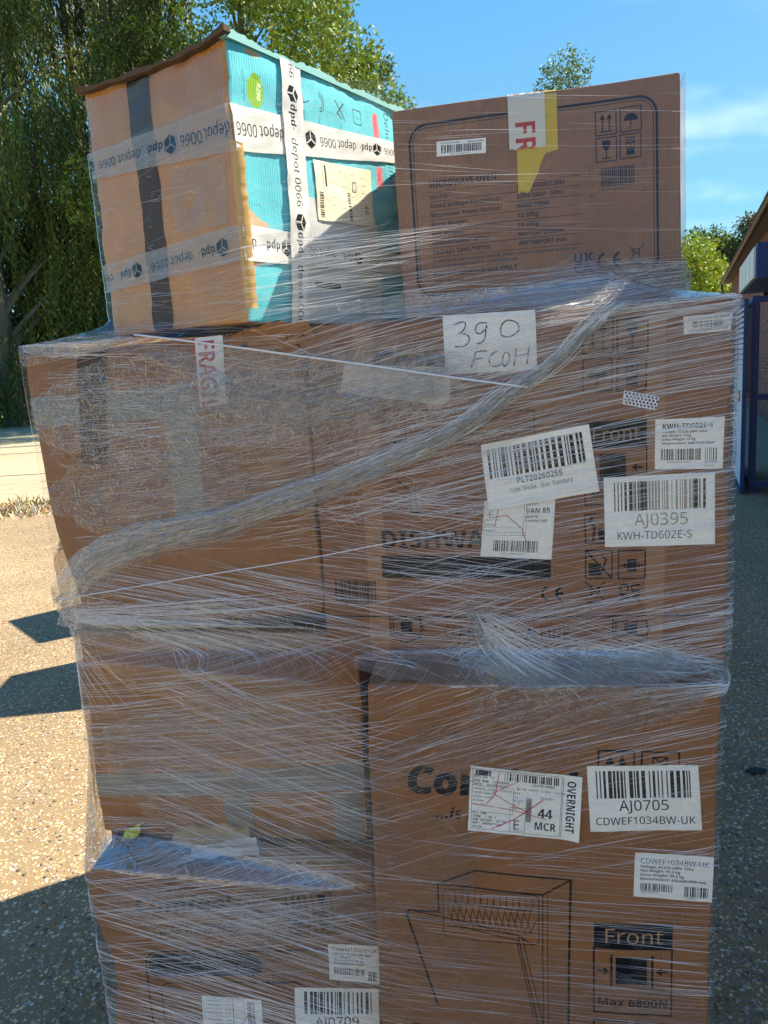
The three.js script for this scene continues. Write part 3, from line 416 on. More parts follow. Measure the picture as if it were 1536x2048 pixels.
    y.globalAlpha = 0.85; line(y, [[42, 4], [38, 40], [26, 58]], 1.3, '#b3213c'); line(y, [[70, 18], [34, 40], [58, 54], [86, 66]], 1.3, '#b3213c'); line(y, [[4, 60], [60, 64], [112, 74]], 1.1, '#b3213c'); line(y, [[34, 98], [66, 80], [106, 44]], 1.6, '#b3213c'); y.globalAlpha = 1;
    sticker(b, 'delivery_label', 'white overnight delivery label with red pen scrawl', [[152, 124], [312, 137], [306, 239], [145, 228]], k, { lift: 0.0016, curl: (s, t) => 0.004 * Math.pow(Math.max(0, s - 0.85) / 0.15, 2) * t }); }
  { const [k, y] = paper(108, 72, 4, '', 4); T(y, 'CDWEF1034BW-UK', 8, 17, 11.5, { max: 94 }); ['Voltage: AC220-240V  50Hz', 'Net Weight: 36.6 kg', 'Gross Weight: 39.6 kg', 'Measurement: 495x645x890 mm'].forEach((s, i) => T(y, s, 8, 24.5 + i * 6.6, 5.9, { w: 700 })); bars(y, 9, 49, 44, 12, 21, { n: 40 }); bars(y, 70, 50, 33, 17, 22, { n: 22 }); T(y, '4048164401537', 10, 64.5, 3.4); T(y, '5 038048 21', 70, 70, 3.4); sticker(b, 'rating_label', 'small white rating label folded round the right edge', [[387, 255], [497, 256], [497, 329], [386, 325]], k); }
}
// --- middle right: boxy dishwasher carton
{
  const w = 599, h = 523, [c, x] = kraftCanvas(w, h, 2.4, 102, [132, 93, 69]);
  x.fillStyle = 'rgba(210,180,140,0.25)'; x.fillRect(74, 0, 30, h); x.fillStyle = 'rgba(215,190,155,0.22)'; x.fillRect(486, 0, 26, h);
  logoWord(x, "Comfee'", 98, 78, 46); 
  handlingMark(x, 'up', 402, 18, 46); handlingMark(x, 'glass', 448, 20, 46); handlingMark(x, 'umbrella', 402, 72, 44); handlingMark(x, 'stack', 448, 74, 44);
  rect(x, 404, 158, 84, 38); T(x, 'Front', 446, 187, 28, { align: 'center', color: 'rgb(160,116,80)' }); frame(x, 403, 196, 85, 82, 2); rect(x, 424, 205, 36, 40); for (const [a, q] of [[408, 1], [482, -1]]) { line(x, [[a, 226], [a + 10 * q, 226]], 2.4); x.fillStyle = INK; x.beginPath(); x.moveTo(a + 7 * q, 220); x.lineTo(a + 14 * q, 226); x.lineTo(a + 7 * q, 232); x.fill(); } T(x, 'Max 3000N', 446, 268, 13, { align: 'center', w: 700 });
  handlingMark(x, 'lift', 402, 292, 42); handlingMark(x, 'nohook', 402, 345, 42); handlingMark(x, 'clamp', 448, 346, 42); binMark(x, 402, 393, 32); ukca(x, 480, 394, 30, INK, 90); ceMark(x, 338, 398, 24);
  T(x, 'DISHWASHER', 96, 340, 38, { w: 700, sx: 1.08 }); rect(x, 97, 352, 255, 35);
  const L = (p, lw = 1.4) => line(x, p, lw); L([[129, 232], [147, 250], [149, 284], [331, 288]], 1.8); L([[146, 130], [334, 139], [334, 288]], 1.8); L([[146, 130], [146, 176]], 1.6); L([[160, 142], [310, 149], [308, 172], [162, 166], [160, 142]], 1); L([[112, 176], [332, 190]], 1.6); for (let k = 0; k < 14; k++) L([[176 + k * 9, 186], [182 + k * 9, 174], [188 + k * 9, 187]], 0.8); L([[149, 262], [330, 268]], 1);
  line(x, [[0, 450], [599, 444]], 2.2); T(x, 'CLAMP BELOW LINE', 190, 480, 21, { w: 400, max: 228 });
  for (const a of [103, 438]) { frame(x, a + 8, 454, 44, 22, 2); rect(x, a + 20, 457, 18, 17); line(x, [[a + 4, 450], [a + 4, 478], [a + 24, 492], [a + 52, 482]], 2.2); line(x, [[a + 50, 452], [a + 56, 470]], 2); }
  bars(x, 20, 392, 66, 34, 44, { n: 42 }); T(x, '6 938187 395128', 22, 431, 4.5);
  const b = carton('square_carton', 'brown carton marked DISHWASHER in the middle right with many labels', { at: [-0.104, EY - 0.448, -1.176], yaw: -0.208, lean: -0.003, w: 0.599, h: 0.523, d: 0.555, seed: 2, print: c, amp: 0.0045, extra: (p, q, z) => { const e = Math.exp(-(((p - 0.599) / 0.03) ** 2)) * Math.max(0, Math.sin((q - 0.1) / 0.42 * 3.1)); return [-0.002 * e, 0, -0.003 * e]; } });
  { const [k, y] = paper(130, 83, 4, '', 5); y.strokeStyle = 'rgb(30,34,58)'; y.lineWidth = 1.9; y.lineCap = 'round'; const s = (p) => { y.beginPath(); y.moveTo(p[0], p[1]); for (let i = 2; i < p.length; i += 4) y.quadraticCurveTo(p[i], p[i + 1], p[i + 2], p[i + 3]); y.stroke(); };
    s([16, 14, 34, 6, 32, 16, 29, 25, 21, 26, 40, 27, 36, 38, 30, 48, 16, 44]); s([62, 14, 46, 10, 46, 24, 50, 34, 62, 20, 62, 12, 60, 28, 58, 42, 48, 42]); s([92, 12, 78, 16, 82, 32, 92, 40, 106, 28, 110, 14, 92, 12]); s([44, 54, 42, 66, 36, 78]); s([44, 54, 54, 52, 60, 53]); s([40, 64, 48, 63, 54, 63]); s([74, 54, 58, 62, 66, 74, 74, 78, 80, 72]); s([84, 58, 80, 70, 84, 76, 92, 74, 92, 62, 90, 54, 84, 58]); s([102, 52, 100, 64, 98, 76]); s([100, 64, 110, 62, 118, 60]); s([120, 50, 118, 62, 116, 74]);
    sticker(b, 'handwritten_note', 'white paper note with handwritten 390', [[208, -1], [338, -1], [339, 81], [209, 82]], k, { lift: 0.0018, curl: (q, t) => 0.003 * (1 - t) * q }); }
  { const g = onFace(b, [[60, 59], [216, 72], [214, 127], [50, 101]], 0.0022, 'front', 12, 8, (s, t) => 0.0025 * Math.sin(s * 7 + t * 4) * s); mesh('document_pouch', g, phy(lin(0.78, 0.76, 0.74), 0.25, { transmission: 0.3, thickness: 0, side: THREE.DoubleSide }), b.o).userData.label = 'pale translucent document pouch'; }
  { const [k, y] = paper(50, 20, 5, '', 6); y.fillStyle = '#28306e'; for (let i = 0; i < 9; i++) for (let j = 0; j < 4; j++) { y.beginPath(); y.roundRect(1.5 + i * 5.4 + (j % 2) * 2.2, 1.5 + j * 4.6, 3.6, 3, 1.2); y.fill(); y.fillRect(2.8 + i * 5.4 + (j % 2) * 2.2, 0.5 + j * 4.6, 1.1, 4.6); } sticker(b, 'patterned_sticker', 'small blue patterned sticker', [[457, 117], [504, 129], [500, 147], [455, 136]], k); }
  { const [k, y] = paper(64, 24, 5, '', 7); T(y, 'ZZMD-W474120102', 6, 6, 4.6); T(y, '00009', 48, 6, 4.6); bars(y, 12, 8, 42, 8.5, 51, { n: 46 }); T(y, 'S/N:54070000002A8213406', 6, 21.5, 4.8, { max: 54 }); sticker(b, 'serial_label', 'narrow white serial number label at top right corner', [[534, 23], [598, 21], [595, 45], [535, 47]], k); }
  { const [k, y] = paper(92, 72, 4.5, '', 8); T(y, 'KWH-TD602E-S', 9, 14, 9.8, { w: 700, max: 68 }); ['Voltage:  AC220-240V  50Hz', 'Net Weight: 21kg', 'Gross Weight: 25 kg', 'Measurement: 608x555x510mm'].forEach((s, i) => T(y, s, 9, 20.5 + i * 5.4, 4.7, { w: 700 })); bars(y, 8, 43, 53, 16, 52, { n: 44 }); T(y, '04070000002A8213406', 16, 62.5, 2.9); bars(y, 67, 42, 16, 22, 53, { n: 11 }); T(y, '4 016 6 12', 66, 68, 3); sticker(b, 'rating_label', 'white rating label for the middle carton', [[499, 160], [592, 160], [591, 232], [499, 230]], k); }
  { const [k, y] = paper(151, 102, 4, '', 9); const gr = 'rgb(150,140,126)'; bars(y, 14, 8, 44, 42, 54, { n: 14 }); bars(y, 40, 8, 84, 42, 55, { n: 30, color: gr }); bars(y, 46, 8, 14, 42, 56, { n: 5 }); bars(y, 122, 8, 18, 42, 57, { n: 5 }); T(y, 'AJ0395', 78, 72, 24, { align: 'center', color: 'rgb(142,136,130)' }); T(y, 'KWH-TD602E-S', 16, 92, 15.5, { max: 120, color: 'rgb(62,58,56)' }); sticker(b, 'barcode_label', 'white barcode label printed AJ0395 with half faded bars', [[429, 239], [580, 236], [580, 339], [429, 340]], k, { lift: 0.0012 }); }
  { const [k, y] = paper(104, 86, 4.5, '', 10); frame(y, 2, 2, 62, 50, 0.4); T(y, 'MARKET', 62, 9, 5, {}); T(y, 'VAN 85', 62, 20, 10.5, { w: 700 }); T(y, 'DROP 90', 62, 27, 4.6, { w: 700 }); T(y, 'C-ROUND 1320', 62, 33, 4.6, { w: 700 }); line(y, [[60, 0], [60, 54]], 0.4); ['2022', 'SAVED', 'Items: 1 of 1', 'DELIVERY', 'Weight 25'].forEach((s, i) => T(y, s, 4, 14 + i * 8, 3.8)); line(y, [[2, 40], [60, 40]], 0.3); line(y, [[2, 48], [60, 48]], 0.3); bars(y, 18, 60, 66, 17, 58, { n: 50 }); T(y, '0405703-AJ0000171218-1', 28, 81, 3.2); line(y, [[24, 6], [8, 18], [10, 26], [34, 22], [58, 42], [66, 62]], 1.1, '#9c2036'); line(y, [[22, 10], [18, 38]], 1.1, '#9c2036'); sticker(b, 'delivery_label', 'white delivery label printed VAN 85 with red scrawl', [[259, 268], [361, 266], [353, 358], [249, 352]], k, { lift: 0.0011 }); }
  { const [k, y] = paper(160, 99, 4, '', 11); bars(y, 8, 9, 142, 44, 59, { n: 38 }); T(y, 'PLT20260255', 80, 66, 12, { align: 'center', w: 700, font: 'monospace', sx: 0.85 }); T(y, 'Type: Media   Size: Standard', 80, 78, 9, { align: 'center', max: 92 }); sticker(b, 'barcode_label', 'tilted white barcode sheet printed PLT20260255', [[257, 185], [409, 161], [423, 258], [265, 281]], k, { lift: 0.0024, curl: (s, t) => 0.005 * s * s * (1 - t) + 0.004 * t * t * (1 - s) }); }
}
// --- top right: microwave carton
{
  const w = 432, h = 322, [c, x] = kraftCanvas(w, h, 3.0, 103, [138, 103, 84]), BI = 'rgb(34,44,60)';
  x.strokeStyle = BI; for (const [o, lw] of [[0, 3.6], [5, 1.0]]) { rrect(x, 26 + o, 26 + o, 372 - 2 * o, 260 - 2 * o, 28 - o); x.lineWidth = lw; x.stroke(); }
  T(x, 'MICROWAVE OVEN', 52, 120, 14, { w: 700, max: 108, color: BI });
  const rows = [['Model:', 'CMF-M202CC(BK)'], ['Rated Voltage/Frequency:', '230V-240V~ 50Hz'], ['Microwave Power Output:', '650W-700W'], ['Gross Weight:', '12.30kg'], ['Net Weight:', '10.25kg'], ['Product Size(L*W*H):', '440*336*259mm'], ['Package Size(L*W*H):', '496*386*297 mm']];
  rows.forEach(([a, b2], i) => { const y = 127 + i * 14.05; line(x, [[52, y], [286, y]], 0.7, BI); T(x, a, 53, y + 10.4, 9, { w: 700, color: BI }); T(x, b2, 189, y + 10.2, 9, { w: 700, color: BI }); }); line(x, [[52, 226], [286, 227]], 0.7, BI);
  T(x, 'If additional assistance is needed, please contact customer service via', 52, 235, 6.7, { w: 700, color: 'rgb(50,66,84)', max: 234 }); T(x, 'customerservice@comfee-appliances.com', 52, 243, 6.7, { w: 700, color: 'rgb(50,66,84)', max: 142 }); T(x, 'FOR HOUSEHOLD USE ONLY', 52, 256, 10.4, { w: 700, color: BI, max: 134 }); T(x, 'MADE IN CHINA', 52, 267, 6.4, { color: BI, w: 700 });
  handlingMark(x, 'up', 310, 40, 34, BI); handlingMark(x, 'umbrella', 346, 39, 34, BI); handlingMark(x, 'glass', 310, 78, 34, BI); handlingMark(x, 'stack', 345, 77, 34, BI);
  bars(x, 316, 121, 50, 27, 61, { n: 44, color: BI }); T(x, '6 944271 667487', 312, 154, 5, { color: BI }); for (const [a, b2, p, q] of [[300, 121, 1, 1], [380, 121, -1, 1], [300, 160, 1, -1], [380, 160, -1, -1]]) line(x, [[a + 6 * p, b2], [a, b2], [a, b2 + 6 * q]], 0.7, BI);
  ukca(x, 271, 241, 31, BI); ceMark(x, 308, 243, 27, BI); binMark(x, 355, 238, 26, BI);
  const b = carton('microwave_carton', 'greyish brown microwave oven carton at the top right of the stack', { at: [0.053, EY + 0.081, -1.303], yaw: -0.201, lean: 0.013, w: 0.432, h: 0.322, d: 0.386, seed: 3, print: c, amp: 0.0016, radius: 0.004, extra: (p, q) => [0, 0.0012 * Math.sin(p * 12 + 1) * Math.max(0, q - 0.28) / 0.04, 0] });
  { const [k, y] = paper(76, 22, 5, '', 12); T(y, '0303168033600000', 6, 4.5, 3.4); T(y, 'MADE IN CHINA', 48, 4.5, 3.2, { w: 700 }); bars(y, 7, 6, 62, 11.5, 62, { n: 52 }); T(y, '0101 7C00 3860 01 03', 22, 20.5, 3); sticker(b, 'barcode_label', 'small white barcode label', [[69, 53], [146, 57], [145, 79], [68, 75]], k); }
  // yellowed tape under, printed tape over, both running over the top edge
  const strip = (x0, x1, y1, ragged, lift) => { const v = [], idx = [], uv = [], n = 14, m = 18; for (let j = 0; j <= m; j++) for (let i = 0; i <= n; i++) { const s = i / n, t = j / m, len = 0.12 + ragged(s), q = t * len, xx = (x0 + (x1 - x0) * s) / 1000; let P; if (q < 0.06) P = [xx, 0.322 + lift, -(0.06 - q)]; else P = [xx, 0.322 - (q - 0.06), lift]; const D = b.def(xx, Math.min(0.322, P[1]), P[2]); v.push(P[0] + D[0], P[1] + D[1] + 0.0006 * N(s * 9, t * 9), P[2] + D[2] + 0.0008 * N(s * 7, t * 14, 3)); uv.push(s, 1 - q / 0.14); } for (let j = 0; j < m; j++) for (let i = 0; i < n; i++) { const o = j * (n + 1) + i; idx.push(o, o + n + 1, o + 1, o + 1, o + n + 1, o + n + 2); } void y1; const g = new THREE.BufferGeometry(); g.setAttribute('position', new THREE.Float32BufferAttribute(v, 3)); g.setAttribute('uv', new THREE.Float32BufferAttribute(uv, 2)); g.setIndex(idx); g.computeVertexNormals(); return g; };
  mesh('yellow_tape', strip(192, 254, 0, (s) => 0.028 + (s < 0.3 ? 0.055 - 0.0 * s : Math.max(0, 0.055 - (s - 0.3) * 0.14)) + 0.004 * N(s * 9, 1), 0.001), phy(lin(0.62, 0.43, 0.03), 0.4, { transmission: 0.15, thickness: 0, side: THREE.DoubleSide }), b.o).userData.label = 'torn strip of yellowed tape';
  { const [k, y] = paper(55, 140, 4, '', 13); rect(y, 0, 0, 55, 140, 'rgb(214,210,200)'); rect(y, 8, 51, 10, 8, '#b21f35'); rect(y, 26, 50, 10, 8, '#b21f35'); rect(y, 42, 48, 10, 9, '#b21f35'); T(y, 'FRAGILE', 10, 98, 42, { rot: 90, w: 700, color: '#b21f35' }); sticker(b, 'fragile_tape', 'white tape printed FRAGILE in red', Q(181, 0, 55, 80), k, { mat: phy(0xffffff, 0.35, { map: tex(k), transmission: 0.15, thickness: 0, side: THREE.DoubleSide }) }); }
  const ft = b.o.getObjectByName('fragile_tape'); ft.geometry = strip(181, 236, 0, (s) => 0.02 + 0.0015 * Math.sin(s * 60), 0.0022);
}
// --- lower left: washing machine carton
{
  const w = 482, h = 540, [c, x] = kraftCanvas(w, h, 2.0, 104, [132, 95, 67]);
  logoWord(x, "Comfee'", 68, 80, 38); T(x, '...is how it', 105, 120, 24, { w: 700, italic: true });
  for (const [a, b2, k] of [[332, 48, 'up'], [375, 48, 'glass'], [332, 86, 'umbrella'], [375, 86, 'stack']]) handlingMark(x, k, a, b2, 36);
  const L = (p, lw = 1.6) => line(x, p, lw); rrect(x, 78, 156, 200, 46, 22); x.fillStyle = 'rgb(36,36,40)'; x.fill(); rrect(x, 74, 152, 330, 380, 26); x.strokeStyle = INK; x.lineWidth = 2.6; x.stroke(); rrect(x, 96, 214, 250, 300, 16); x.lineWidth = 1.6; x.stroke(); x.beginPath(); x.arc(220, 370, 105, 0, 7); x.lineWidth = 3; x.stroke(); x.beginPath(); x.arc(220, 370, 80, 0, 7); x.lineWidth = 1.4; x.stroke(); L([[284, 200], [284, 212], [344, 212]], 1.4);
  const b = carton('washer_carton', 'brown carton at the lower left printed with a washing machine outline', { at: [-0.518, EY - 1.334, -1.17], yaw: -0.1, lean: 0.024, w: 0.482, h: 0.54, d: 0.6, seed: 4, print: c, amp: 0.006, extra: (p, q, z) => { const e = Math.exp(-((p / 0.035) ** 2)); return [0.012 * e * Math.sin(q * 21 + 1), 0, -0.008 * e]; } });
  { const [k, y] = paper(80, 70, 4, '', 14); T(y, 'CDWM1302W-UK', 6, 13, 9.5, { max: 72 }); ['Voltage: AC220-240V 50Hz', 'Net Weight: 14.8 kg', 'Gross Weight: 67 kg', 'Measurement: 600x'].forEach((s, i) => T(y, s, 8, 20 + i * 6, 5, { w: 700 })); bars(y, 8, 45, 50, 13, 71, { n: 44 }); bars(y, 62, 48, 15, 18, 72, { n: 12 }); sticker(b, 'rating_label', 'white rating label on the washing machine carton', [[392, 143], [476, 147], [474, 219], [390, 210]], k); }
  { const [k, y] = paper(140, 100, 4, '', 15); bars(y, 16, 7, 112, 42, 73, { n: 34 }); T(y, 'AJ0709', 70, 72, 24, { align: 'center' }); T(y, 'CDWM1302W-UK', 70, 92, 15, { align: 'center', max: 126 }); sticker(b, 'barcode_label', 'white barcode label printed AJ0709', [[330, 222], [472, 229], [468, 328], [326, 322]], k); }
  { const [k, y] = paper(104, 100, 4, '', 16); bars(y, 78, 6, 14, 80, 74, { n: 18, vertical: false }); for (let i = 0; i < 12; i++) T(y, 'CONSIGNMENT 0609', 6, 10 + i * 7, 4.6, { font: 'monospace' }); frame(y, 3, 3, 70, 94, 0.5); line(y, [[54, 6], [54, 50], [40, 90]], 1.6, '#a01f38'); line(y, [[84, 24], [66, 50], [50, 84]], 1.4, '#a01f38'); sticker(b, 'delivery_label', 'white delivery label with a red pen mark', [[167, 240], [271, 246], [268, 348], [163, 342]], k); }
}
// --- left column: two plain taped cartons
const plain = (w, h, seed, tone) => { const [c, x] = kraftCanvas(w, h, 1.7, seed, tone); return [c, x]; };
{
  const [c] = plain(484, 381, 105, [150, 107, 69]);
  const b = carton('plain_carton', 'plain brown carton with grey tape along its lower edge, left of the tall carton', { at: [-0.538, EY - 0.783, -1.26], yaw: -0.155, lean: -0.015, w: 0.484, h: 0.381, d: 0.6, seed: 5, print: c, amp: 0.006 });
  mesh('grey_tape', onFace(b, [[2, 266], [484, 226], [484, 275], [2, 307]], 0.0012, 'front', 30, 6, (s, t) => 0.0012 * Math.abs(N(s * 22, t * 3))), greyTapeM, b.o);
  mesh('grey_tape', onFace(b, [[238, 292], [287, 289], [284, 381], [238, 381]], 0.0024, 'front', 6, 12, (s, t) => 0.001 * Math.abs(N(s * 3, t * 12, 2))), greyTapeM, b.o);
  mesh('grey_tape', onFace(b, [[428, 284], [477, 281], [476, 381], [428, 381]], 0.0024, 'front', 6, 12), greyTapeM, b.o);
  mesh('black_tape', onFace(b, [[238, 371], [484, 371], [484, 380], [238, 380]], 0.0032), blackTapeM, b.o);
}
{
  const [c, x] = plain(444, 448, 106, [141, 101, 70]);
  x.fillStyle = 'rgba(150,108,70,0.35)'; x.fillRect(0, 120, 432, 2); x.fillRect(400, 0, 2, 448);
  const b = carton('plain_carton', 'plain brown carton with grey and brown tape under the turquoise carton', { at: [-0.543, EY - 0.388, -1.25], yaw: -0.168, lean: 0.035, w: 0.444, h: 0.448, d: 0.6, seed: 6, print: c, amp: 0.006, extra: (p, q, z) => { const e = Math.exp(-((p / 0.04) ** 2)) * Math.exp(-(((q - 0.0) / 0.12) ** 2)); return [0.02 * e + 0.03 * q * (p / 0.444), 0, -0.012 * e]; } });
  mesh('grey_tape', onFace(b, [[2, 68], [222, 67], [216, 116], [2, 114]], 0.0012, 'front', 20, 6, (s, t) => 0.001 * Math.abs(N(s * 18, t * 3))), greyTapeM, b.o);
  mesh('grey_tape', onFace(b, [[222, 66], [272, 66], [270, 276], [220, 276]], 0.0022, 'front', 6, 20, (s, t) => 0.001 * Math.abs(N(s * 3, t * 18))), greyTapeM, b.o);
  mesh('brown_tape', onFace(b, [[91, 0], [138, 0], [118, 180], [73, 178]], 0.003, 'front', 6, 20), brownTapeM, b.o);
  { const [k, y] = paper(50, 130, 3, '', 17); T(y, 'FRAGILE', 8, 4, 38, { rot: 90, w: 700, color: '#b21f35' }); rect(y, 0, 0, 4, 130, '#b21f35'); sticker(b, 'fragile_tape', 'white tape printed FRAGILE in red', [[278, 0], [326, 0], [322, 104], [276, 104]], k, { lift: 0.0014, mat: phy(0xffffff, 0.35, { map: tex(k), transmission: 0.12, thickness: 0, side: THREE.DoubleSide }) }); }
}
// --- top left: turquoise dehumidifier carton, open lid edge, courier tape
{
  const w = 451, h = 383, d = 309;
  const [c, x] = kraftCanvas(w, h, 3.0, 107, [92, 192, 206]);
  const TI = 'rgb(22,70,80)';
  x.save(); x.translate(52, 60); x.rotate(0.12); x.fillStyle = '#86b82c'; x.beginPath(); x.ellipse(0, 0, 17, 22, 0, 0, 7); x.fill(); x.fillStyle = '#6fa126'; x.beginPath(); x.moveTo(-10, -17); x.quadraticCurveTo(-4, -30, 9, -22); x.quadraticCurveTo(6, -14, -10, -17); x.fill(); T(x, 'R290', 3.5, -14, 10.5, { rot: 90, w: 700, color: '#eef6da' }); x.restore();
  T(x, 'Natural refrigerant', 28, 36, 5, { rot: 90, color: TI });
  for (const [k, a] of [[0, 160], [1, 198], [2, 255], [3, 306]]) { const y = 38; x.strokeStyle = TI; x.lineWidth = 1.6; if (k === 0) { line(x, [[a, y - 6], [a, y + 12], [a + 14, y + 6]], 1.6, TI); } if (k === 1) { for (const q of [6, 10, 14]) { x.beginPath(); x.arc(a, y + 2, q, -1.4, q > 7 ? 1.4 : 7); x.stroke(); } } if (k === 2) { line(x, [[a - 12, y - 10], [a + 12, y + 14]], 2.4, TI); line(x, [[a + 10, y - 10], [a - 8, y + 8], [a + 2, y + 14]], 2.6, TI); } if (k === 3) { rrect(x, a - 12, y - 9, 24, 22, 4); x.stroke(); T(x, 'Tank', a, y + 5, 6, { align: 'center', color: TI }); } T(x, ['Wheels', 'Continuous', 'Low noise', '12L/day'][k], a - 2, y + 22, 6.2, { rot: 90, color: TI }); }
  x.fillStyle = '#e8707a'; rrect(x, 352, 22, 18, 42, 8); x.fill(); rrect(x, 352, 110, 18, 38, 8); x.fill(); T(x, 'CDDF7-3', 358, 27, 7, { rot: 90, w: 700, color: '#7a1f2c' }); T(x, '(UK)', 358, 120, 7, { rot: 90, w: 700, color: '#7a1f2c' });
  T(x, 'Dehumidifier', 392, 12, 22, { rot: 90, color: 'rgb(20,60,70)', w: 400 });
  // grey printed panel in the lower middle
  x.fillStyle = 'rgb(196,198,198)'; x.beginPath(); x.moveTo(132, 190); x.lineTo(300, 184); x.quadraticCurveTo(336, 190, 344, 224); x.lineTo(352, 383); x.lineTo(132, 383); x.fill(); x.fillStyle = 'rgb(120,124,128)'; rrect(x, 158, 258, 54, 9, 4); x.fill(); x.fillStyle = 'rgb(60,64,70)'; rrect(x, 156, 316, 70, 9, 3); x.fill();
  for (let i = 0; i < 16; i++) line(x, [[240, 262 + i * 7], [336, 262 + i * 7]], 1.2, 'rgba(120,124,128,0.7)');
  // torn surface showing brown board
  x.fillStyle = 'rgb(198,172,138)'; for (const p of [[[0, 222], [22, 224], [40, 236], [56, 240], [50, 250], [0, 252]], [[0, 290], [34, 296], [20, 304], [0, 310]], [[40, 3], [70, 6], [60, 14], [36, 10]]]) { x.beginPath(); p.forEach((q, i) => (i ? x.lineTo(...q) : x.moveTo(...q))); x.fill(); }
  const [lc, lx] = kraftCanvas(d, h, 3.0, 108, [184, 128, 60]);
  for (let k = 0; k < 40; k++) { const r = RNG(k + 900), a = r() * d, b2 = r() * h; lx.strokeStyle = `rgba(110,76,40,${0.15 + 0.2 * r()})`; lx.lineWidth = 0.5; lx.beginPath(); lx.moveTo(a, b2); lx.lineTo(a + rr(-20, 20, r), b2 + rr(-25, 25, r)); lx.stroke(); }
  const b = carton('turquoise_carton', 'turquoise dehumidifier carton bound with printed courier tape at the top left', { at: [-0.176, EY + 0.083, -1.15], yaw: 0.981, lean: 0.008, w: 0.451, h: 0.383, d: 0.309, seed: 7, print: c, left: lc, amp: 0.006, radius: 0.006, extra: (p, q, z) => { const l = Math.exp(-((p / 0.02) ** 2)); return [l * 0.004 * fbm(q * 22, z * 22, 5), 0.004 * N(p * 14, z * 14) * (q > 0.37 ? 1 : 0), 0.0045 * fbm(p * 16, q * 16, 8) * 0.5]; } });
  // raised frayed lid rim on the open end
  const rim = (pts, th, hgt, name) => { const v = [], idx = [], n = 60; for (let i = 0; i <= n; i++) { const t = i / n, P = pts(t), f = 0.004 * fbm(t * 14, 2) + 0.0035 * N(t * 47, 3); for (const [a, q] of [[0, 0], [1, 0], [1, 1], [0, 1]]) v.push(P[0] + P[3] * a * th + f * 0.5, P[1] + q * (hgt + f), P[2] + P[4] * a * th); } for (let i = 0; i < n; i++) for (let k = 0; k < 4; k++) { const a = i * 4 + k, c2 = i * 4 + (k + 1) % 4; idx.push(a, c2, c2 + 4, a, c2 + 4, a + 4); } { const e = n * 4; idx.push(0, 1, 2, 0, 2, 3, e, e + 2, e + 1, e, e + 3, e + 2); } const g = new THREE.BufferGeometry(); g.setAttribute('position', new THREE.Float32BufferAttribute(v, 3)); g.setIndex(idx); return g.toNonIndexed(); };
  const lid = (g) => { g.computeVertexNormals(); return g; };
  mesh('lid_edge', lid(rim((t) => [-0.012 - 0.004 * N(t * 5, 2), 0.375 - 0.005 * Math.sin(t * 3.1) + 0.003 * N(t * 9, 4) + 0.007 * Math.max(0, t - 0.85) / 0.15, -0.315 + 0.325 * t, 1, 0], 0.013, 0.0065)), std(lin(0.1, 0.06, 0.035), 0.95), b.o).userData.label = 'frayed dark brown corrugated lid edge';
  mesh('lid_edge', lid(rim((t) => [-0.004 + 0.462 * t, 0.378, 0.004, 0, -1], 0.012, 0.009)), phy(lin(0.2, 0.5, 0.5), 0.7), b.o);
  mesh('corner_strip', (() => { const v = [], idx = [], n = 40; for (let i = 0; i <= n; i++) { const t = i / n, y = 0.02 + 0.225 * t, q = 0.0016 * N(t * 30, 1); for (const [a, z] of [[-0.0055, -0.004], [0.0 + q, 0.004], [0.012 + q, 0.0045]]) v.push(a, y, z + q); } for (let i = 0; i < n; i++) for (let k = 0; k < 2; k++) { const o = i * 3 + k; idx.push(o, o + 1, o + 4, o, o + 4, o + 3); } const g = new THREE.BufferGeometry(); g.setAttribute('position', new THREE.Float32BufferAttribute(v, 3)); g.setIndex(idx); g.computeVertexNormals(); return g; })(), phy(lin(0.55, 0.33, 0.09), 0.35, { side: THREE.DoubleSide }), b.o).userData.label = 'crumpled tan tape down the near corner';
  mesh('black_strip', onFace(b, [[100, 4], [150, 4], [148, 96], [101, 96]], 0.0012, 'left', 6, 10), blackTapeM, b.o);
  mesh('brown_tape', onFace(b, [[101, 96], [148, 96], [147, 381], [103, 381]], 0.0012, 'left', 6, 20), brownTapeM, b.o);
  mesh('clear_tape', onFace(b, [[177, 154], [289, 152], [283, 243], [172, 240]], 0.0014, 'left', 16, 14, (s, t) => 0.003 * Math.abs(fbm(s * 7, t * 6))), clearTapeM, b.o);
  mesh('clear_tape', onFace(b, [[4, 20], [304, 12], [304, 92], [2, 104]], 0.0028, 'left', 26, 10, (s, t) => 0.003 * Math.abs(fbm(s * 9, t * 4, 3))), clearTapeM, b.o);
  // courier tape
  const tape = (len, wid, flip, seed, start) => { const [k, y] = paper(len, wid, 3, '', seed); rect(y, 0, 0, len, wid, 'rgb(232,230,226)'); y.save(); if (flip) { y.translate(len, wid); y.rotate(Math.PI); } let a = start; while (a < len) { cubeMark(y, a + 10, wid * 0.5, wid * 0.27); T(y, 'dpd', a + 24, wid * 0.62, wid * 0.36, { w: 600 }); T(y, '-', a + 56, wid * 0.6, wid * 0.34); T(y, 'depot 0066', a + 72, wid * 0.62, wid * 0.4, {}); a += 186; } y.restore(); return k; };
  const tm = (k, tr) => phy(0xffffff, 0.25, { map: tex(k), transmission: tr, thickness: 0, side: THREE.DoubleSide });
  const wob = (s, t) => 0.0022 * Math.abs(fbm(s * 8, t * 3, 4));
  mesh('courier_tape', onFace(b, [[-2, 88], [440, 58], [440, 92], [-2, 150]], 0.0022, 'front', 30, 8, wob), tm(tape(440, 50, true, 21, -110), 0.1), b.o).userData.label = 'white courier tape around the upper part';
